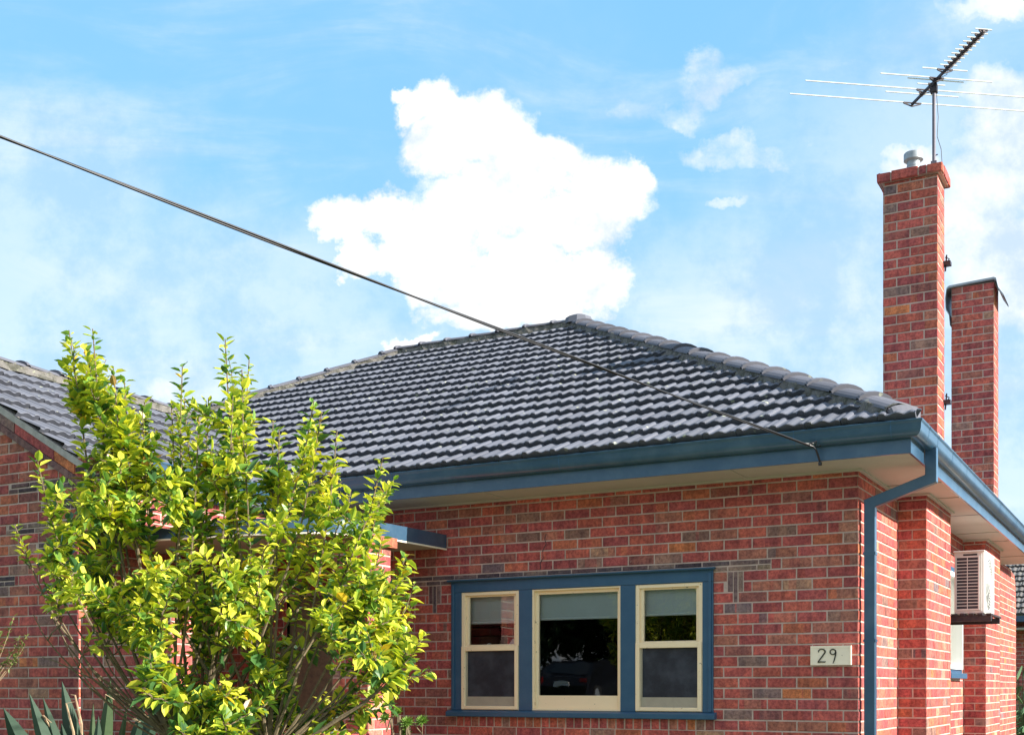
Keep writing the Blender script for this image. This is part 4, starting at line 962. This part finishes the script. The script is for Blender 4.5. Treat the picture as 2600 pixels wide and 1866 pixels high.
def succulent():
    r = random.Random(15); base = Vector((-3.20, -1.50, 0)); t = thing('succulent_plant', base, 'green succulent with rosettes on bare grey stems beside the front brick wall', 'plant')
    RX = Vector((.8755, .4832, 0)); st = MB()
    for (x_, y_, z_, rr) in ((-3.313, -1.572, 1.355, .062), (-3.234, -1.52, 1.405, .056), (-3.161, -1.49, 1.325, .062), (-3.061, -1.43, 1.335, .062), (-3.20, -1.46, 1.25, .055)):
        c = Vector((x_, y_, z_)); st.tube([base+Vector((r.uniform(-.03, .03), 0, .5)), base.lerp(c, .5)+Vector((r.uniform(-.03, .03), 0, .68)), c-Z*.10+Vector((r.uniform(-.02, .02), 0, 0)), c-Z*.01], [.012, .010, .008, .006], 6)
        mb = MB(); ax = Vector((r.uniform(-.15, .35), -.75, .6)).normalized(); o1 = ax.orthogonal().normalized(); o2 = ax.cross(o1)
        for i in range(46):
            a = i*2.4; k = 1-i/46; d = (o1*math.cos(a)+o2*math.sin(a))*(.25+.9*k)+ax*(1.0-.95*k); v = r.uniform(.75, 1.2)
            leaf(mb, c, d, ax, rr*(.65+.5*k), .016, (.20*v, .34*v, .055*v), (.26*v, .38*v, .09*v) if k < .4 else (.12*v, .25*v, .04*v), -.1)
        mb.build('rosette', 'strap_leaf', t)
    st.tube([base, base+Z*.5], [.02, .014], 8); st.build('stems', 'bark', t)
succulent()
def potted():
    r = random.Random(16); b = Vector((-3.80, -1.63, 1.236)); t = thing('potted_plant', b, 'small grey green flower pot with a leafy plant on the low porch wall', 'potted plant')
    mb = MB(); mb.tube([b, b+Z*.005, b+Z*.125, b+Z*.128, b+Z*.15, b+Z*.152], [.048, .05, .064, .070, .071, .064], 24, cap=True); o = mb.build('pot', 'pot_green', t, smooth=True); md = o.modifiers.new('es', 'EDGE_SPLIT'); md.split_angle = R(40)
    mb = MB(); st = MB()
    for i in range(12):
        a = i*2.4; tip = b+Vector((math.cos(a)*.13, math.sin(a)*.10, .20+r.random()*.10)); st.tube([b+Z*.14, (b+tip)/2+Z*.1, tip], [.003, .003, .002], 5)
        for j in range(6):
            d = Vector((r.uniform(-1, 1), r.uniform(-1, 1), r.uniform(-.3, .8))); v = r.uniform(.8, 1.1); leaf(mb, b.lerp(tip, r.uniform(.75, 1))+Z*.03, d, Z, .062, .032, (.62*v, .58*v, .07*v), (.34*v, .44*v, .06*v), .3)
    mb.build('foliage', 'lemon_leaf', t); st.build('stems', 'bark', t)
    mb = MB(); p = b+Vector((-.005, -.05, .19)); mb.tube([p, p+Z*.01, p+Z*.022, p+Z*.03], [.003, .011, .011, .003], 8); mb.build('fruit', 'tail_red', t, smooth=True)
potted()

# ================================================================== things beyond
# brick side wall with a rounded top, behind the house
gw = thing('garden_wall', (0, 8.4, 0), 'tall brick wall with a rounded top behind the house', 'wall')
mb = MB(); brickwall(mb, (0, 8.31, 0), Y, X, 2.0, 0, 3.34, off=.12, seed=97)
mb.box((-.2, 8.32, 0), (-.006, 10.30, 3.33), 1)
o = mb.build('wall_face', ['brick', 'mortar'], gw, bisect=[((0, 10.12, 3.26), (0, .5, .6)), ((0, 10.24, 3.12), (0, .9, .3)), ((0, 9.7, 3.33), (0, .12, 1))])
# neighbour's house
nh = thing('neighbour_house', (-.7, 18, 0), 'brick house next door with weathered grey tile roof at the right edge', 'house')
mb = MB(); brickwall(mb, (-6, 18, 0), X, -Y, 14, 0, 3.0, seed=99, holes=[(5.62, 1.0, 7.2, 2.6)]); mb.box((-5.9, 18.02, 0), (7.9, 24, 2.9), 1); mb.build('wall', ['brick', 'mortar'], nh)
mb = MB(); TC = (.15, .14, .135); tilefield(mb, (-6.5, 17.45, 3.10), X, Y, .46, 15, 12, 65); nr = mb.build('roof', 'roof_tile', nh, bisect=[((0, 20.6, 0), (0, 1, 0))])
mb = MB(); mb.poly([(-6.5, 20.6, 4.55), (8.5, 20.6, 4.55), (8.5, 24.5, 3.1), (-6.5, 24.5, 3.1)]); mb.build('back_slope', 'roof_tile', nr)
mb = MB(); mb.box((-6.5, 17.38, 2.96), (8.5, 17.50, 3.08)); mb.build('gutter', 'blue_paint', nh)
mb = MB(); mb.box((-6.5, 17.50, 2.80), (8.5, 18, 2.84)); mb.build('soffit', 'grey_soffit', nh)
mb = MB(); frame(mb, -.38, 1.0, 1.2, 2.6, .10, 17.95, 18.06); wn = mb.build('window', 'cream_paint', nh)
mb = MB(); mb.poly([(-.3, 18.015, 1.1), (1.1, 18.015, 1.1), (1.1, 18.015, 2.5), (-.3, 18.015, 2.5)]); mb.build('pane', 'blind', wn)
def back_plant(x_, y_, hmax, seed, label, n=34):
    r = random.Random(seed); base = Vector((x_, y_, 0)); t = thing('garden_plant', base, label, 'plant', 'plants in front of the neighbour house'); mb = MB()
    for i in range(n):
        a = r.uniform(0, 6.28); rr = r.uniform(.1, .45); h = hmax*r.uniform(.55, 1); v = r.uniform(.6, 1.3)
        p0 = base+Vector((0, 0, .1)); p1 = base+Vector((math.cos(a)*rr*.5, math.sin(a)*rr*.5, h)); p2 = base+Vector((math.cos(a)*rr*1.5, math.sin(a)*rr*1.5, h*.86)); mb.tube([p0, p1], .008, 4, col=(.1, .12, .05))
        blade(mb, p1, p2, .06, (.10*v, .19*v, .09*v))
        blade(mb, p0.lerp(p1, .6), p2-Z*.3, .05, (.08*v, .15*v, .06*v))
    mb.build('leaves', 'strap_leaf', t)
back_plant(-.55, 16.9, 2.1, 1, 'tall arching strappy plant at the neighbour house wall'); back_plant(-.35, 15.6, 1.35, 2, 'low bushy plant in front of the taller one at the right edge', 50)

# across the street: what the windows mirror
def street_tree(x_, y_, h, seed, label, mesh=None):
    r = random.Random(seed); t = thing('street_tree', (x_, y_, 1.0), label, 'tree', 'trees across the street')
    if mesh:
        for nm, me in mesh: o = bpy.data.objects.new(nm, me); COL.objects.link(o); o.parent = t
        return mesh
    mb = MB(); b = Vector((x_, y_, 1)); mb.tube([b-Z*.1, b+Z*2, b+Z*h*.6+X*.3], [.28, .2, .1], 9)
    for i in range(9): a = r.uniform(0, 6.28); mb.tube([b+Z*r.uniform(1.5, 3), b+Vector((math.cos(a)*1.6, math.sin(a)*1.6, r.uniform(3, h*.8)))], [.09, .03], 6)
    tr = mb.build('trunk', 'bark', t); mb = MB()
    cl = [(Vector((r.uniform(-2.6, 2.6), r.uniform(-2, 2), r.uniform(.1, h-.8))), r.uniform(.8, 1.5)) for _ in range(44)]
    for i in range(9000):
        c, s = r.choice(cl); d = Vector((r.gauss(0, 1), r.gauss(0, 1), r.gauss(0, 1))).normalized(); p = b+c+d*s*r.uniform(.75, 1.1); v = r.uniform(.5, 1.3)
        leaf(mb, p, d+Z*r.uniform(-.5, .3), Z, r.uniform(.2, .34), .17, (.06*v, .10*v, .03*v), (.04*v, .08*v, .02*v), .3)
    cr = mb.build('crown', 'hedge_leaf', t); return [('trunk', tr.data), ('crown', cr.data)]
ms = street_tree(-12.0, -30.5, 7.5, 1, 'dense dark tree across the street, nearest the power pole')
for i, (x_, y_) in enumerate(((-16.0, -31), (-20.2, -30.4), (-24.5, -31.2), (-7.6, -31.5))):
    street_tree(x_, y_, 7.5, i, ['dark leafy tree behind the parked car', 'dark leafy tree left of the parked car', 'farthest dark leafy tree along the street', 'dark leafy tree at the other end of the row'][i], ms)
street_tree(-14.1, -33.5, 7.5, 7, 'dark leafy tree in a second line directly behind the parked car', ms)
street_tree(-18.3, -33.7, 7.5, 8, 'dark leafy tree in a second line, left of the one behind the car', ms)
car = thing('parked_car', (-14.1, -25.2, 1.02), 'dark parked car standing across the street', 'car')
mb = MB(); cx_, cy_, cz_ = -14.1, -25.2, 1.02
# hatch shape: length along Y, tail towards the house (+Y)
prof = [(2.2, .35), (2.25, .62), (2.2, .92), (1.75, .98), (1.25, 1.40), (.2, 1.47), (-.5, 1.38), (-1.1, .98), (-2.1, .82), (-2.2, .4)]
def body(mb, sc, m, w0=.86):
    n = len(prof); b = len(mb.v)
    for s in (-1, 1):
        for y_, z_ in prof: mb.v.append((cx_+s*(w0 if z_ < 1.0 else w0*.78), cy_+y_, cz_+z_))
    for k in range(n): mb.face((b+k, b+(k+1) % n, b+n+(k+1) % n, b+n+k), m)
    mb.face([b+k for k in range(n)], m); mb.face([b+n+k for k in range(n)][::-1], m)
body(mb, 1, 0); mb.build('body', 'car_paint', car, bevel=.03)
mb = MB(); mb.poly([(cx_-.62, cy_+1.73, cz_+1.035), (cx_+.62, cy_+1.73, cz_+1.035), (cx_+.56, cy_+1.31, cz_+1.365), (cx_-.56, cy_+1.31, cz_+1.365)]); mb.build('rear_window', 'car_glass', car)
for s in (-1, 1):
    mb = MB(); mb.box((cx_+s*.72-.12, cy_+2.17, cz_+.72), (cx_+s*.72+.12, cy_+2.26, cz_+.88)); mb.build('tail_light', 'tail_red', car)
    for y_ in (1.35, -1.4):
        mb = MB(); mb.tube([(cx_+s*.70, cy_+y_, cz_+.31), (cx_+s*.89, cy_+y_, cz_+.31)], .31, 20); wl = mb.build('wheel', 'tyre', car); mb = MB(); mb.tube([(cx_+s*.70, cy_+y_, cz_+.31), (cx_+s*.90, cy_+y_, cz_+.31)], .19, 14); mb.build('rim', 'galvanised', wl)
mb = MB(); mb.box((cx_-.19, cy_+2.24, cz_+.62), (cx_+.19, cy_+2.27, cz_+.73)); mb.build('number_plate', 'plate_white', car)
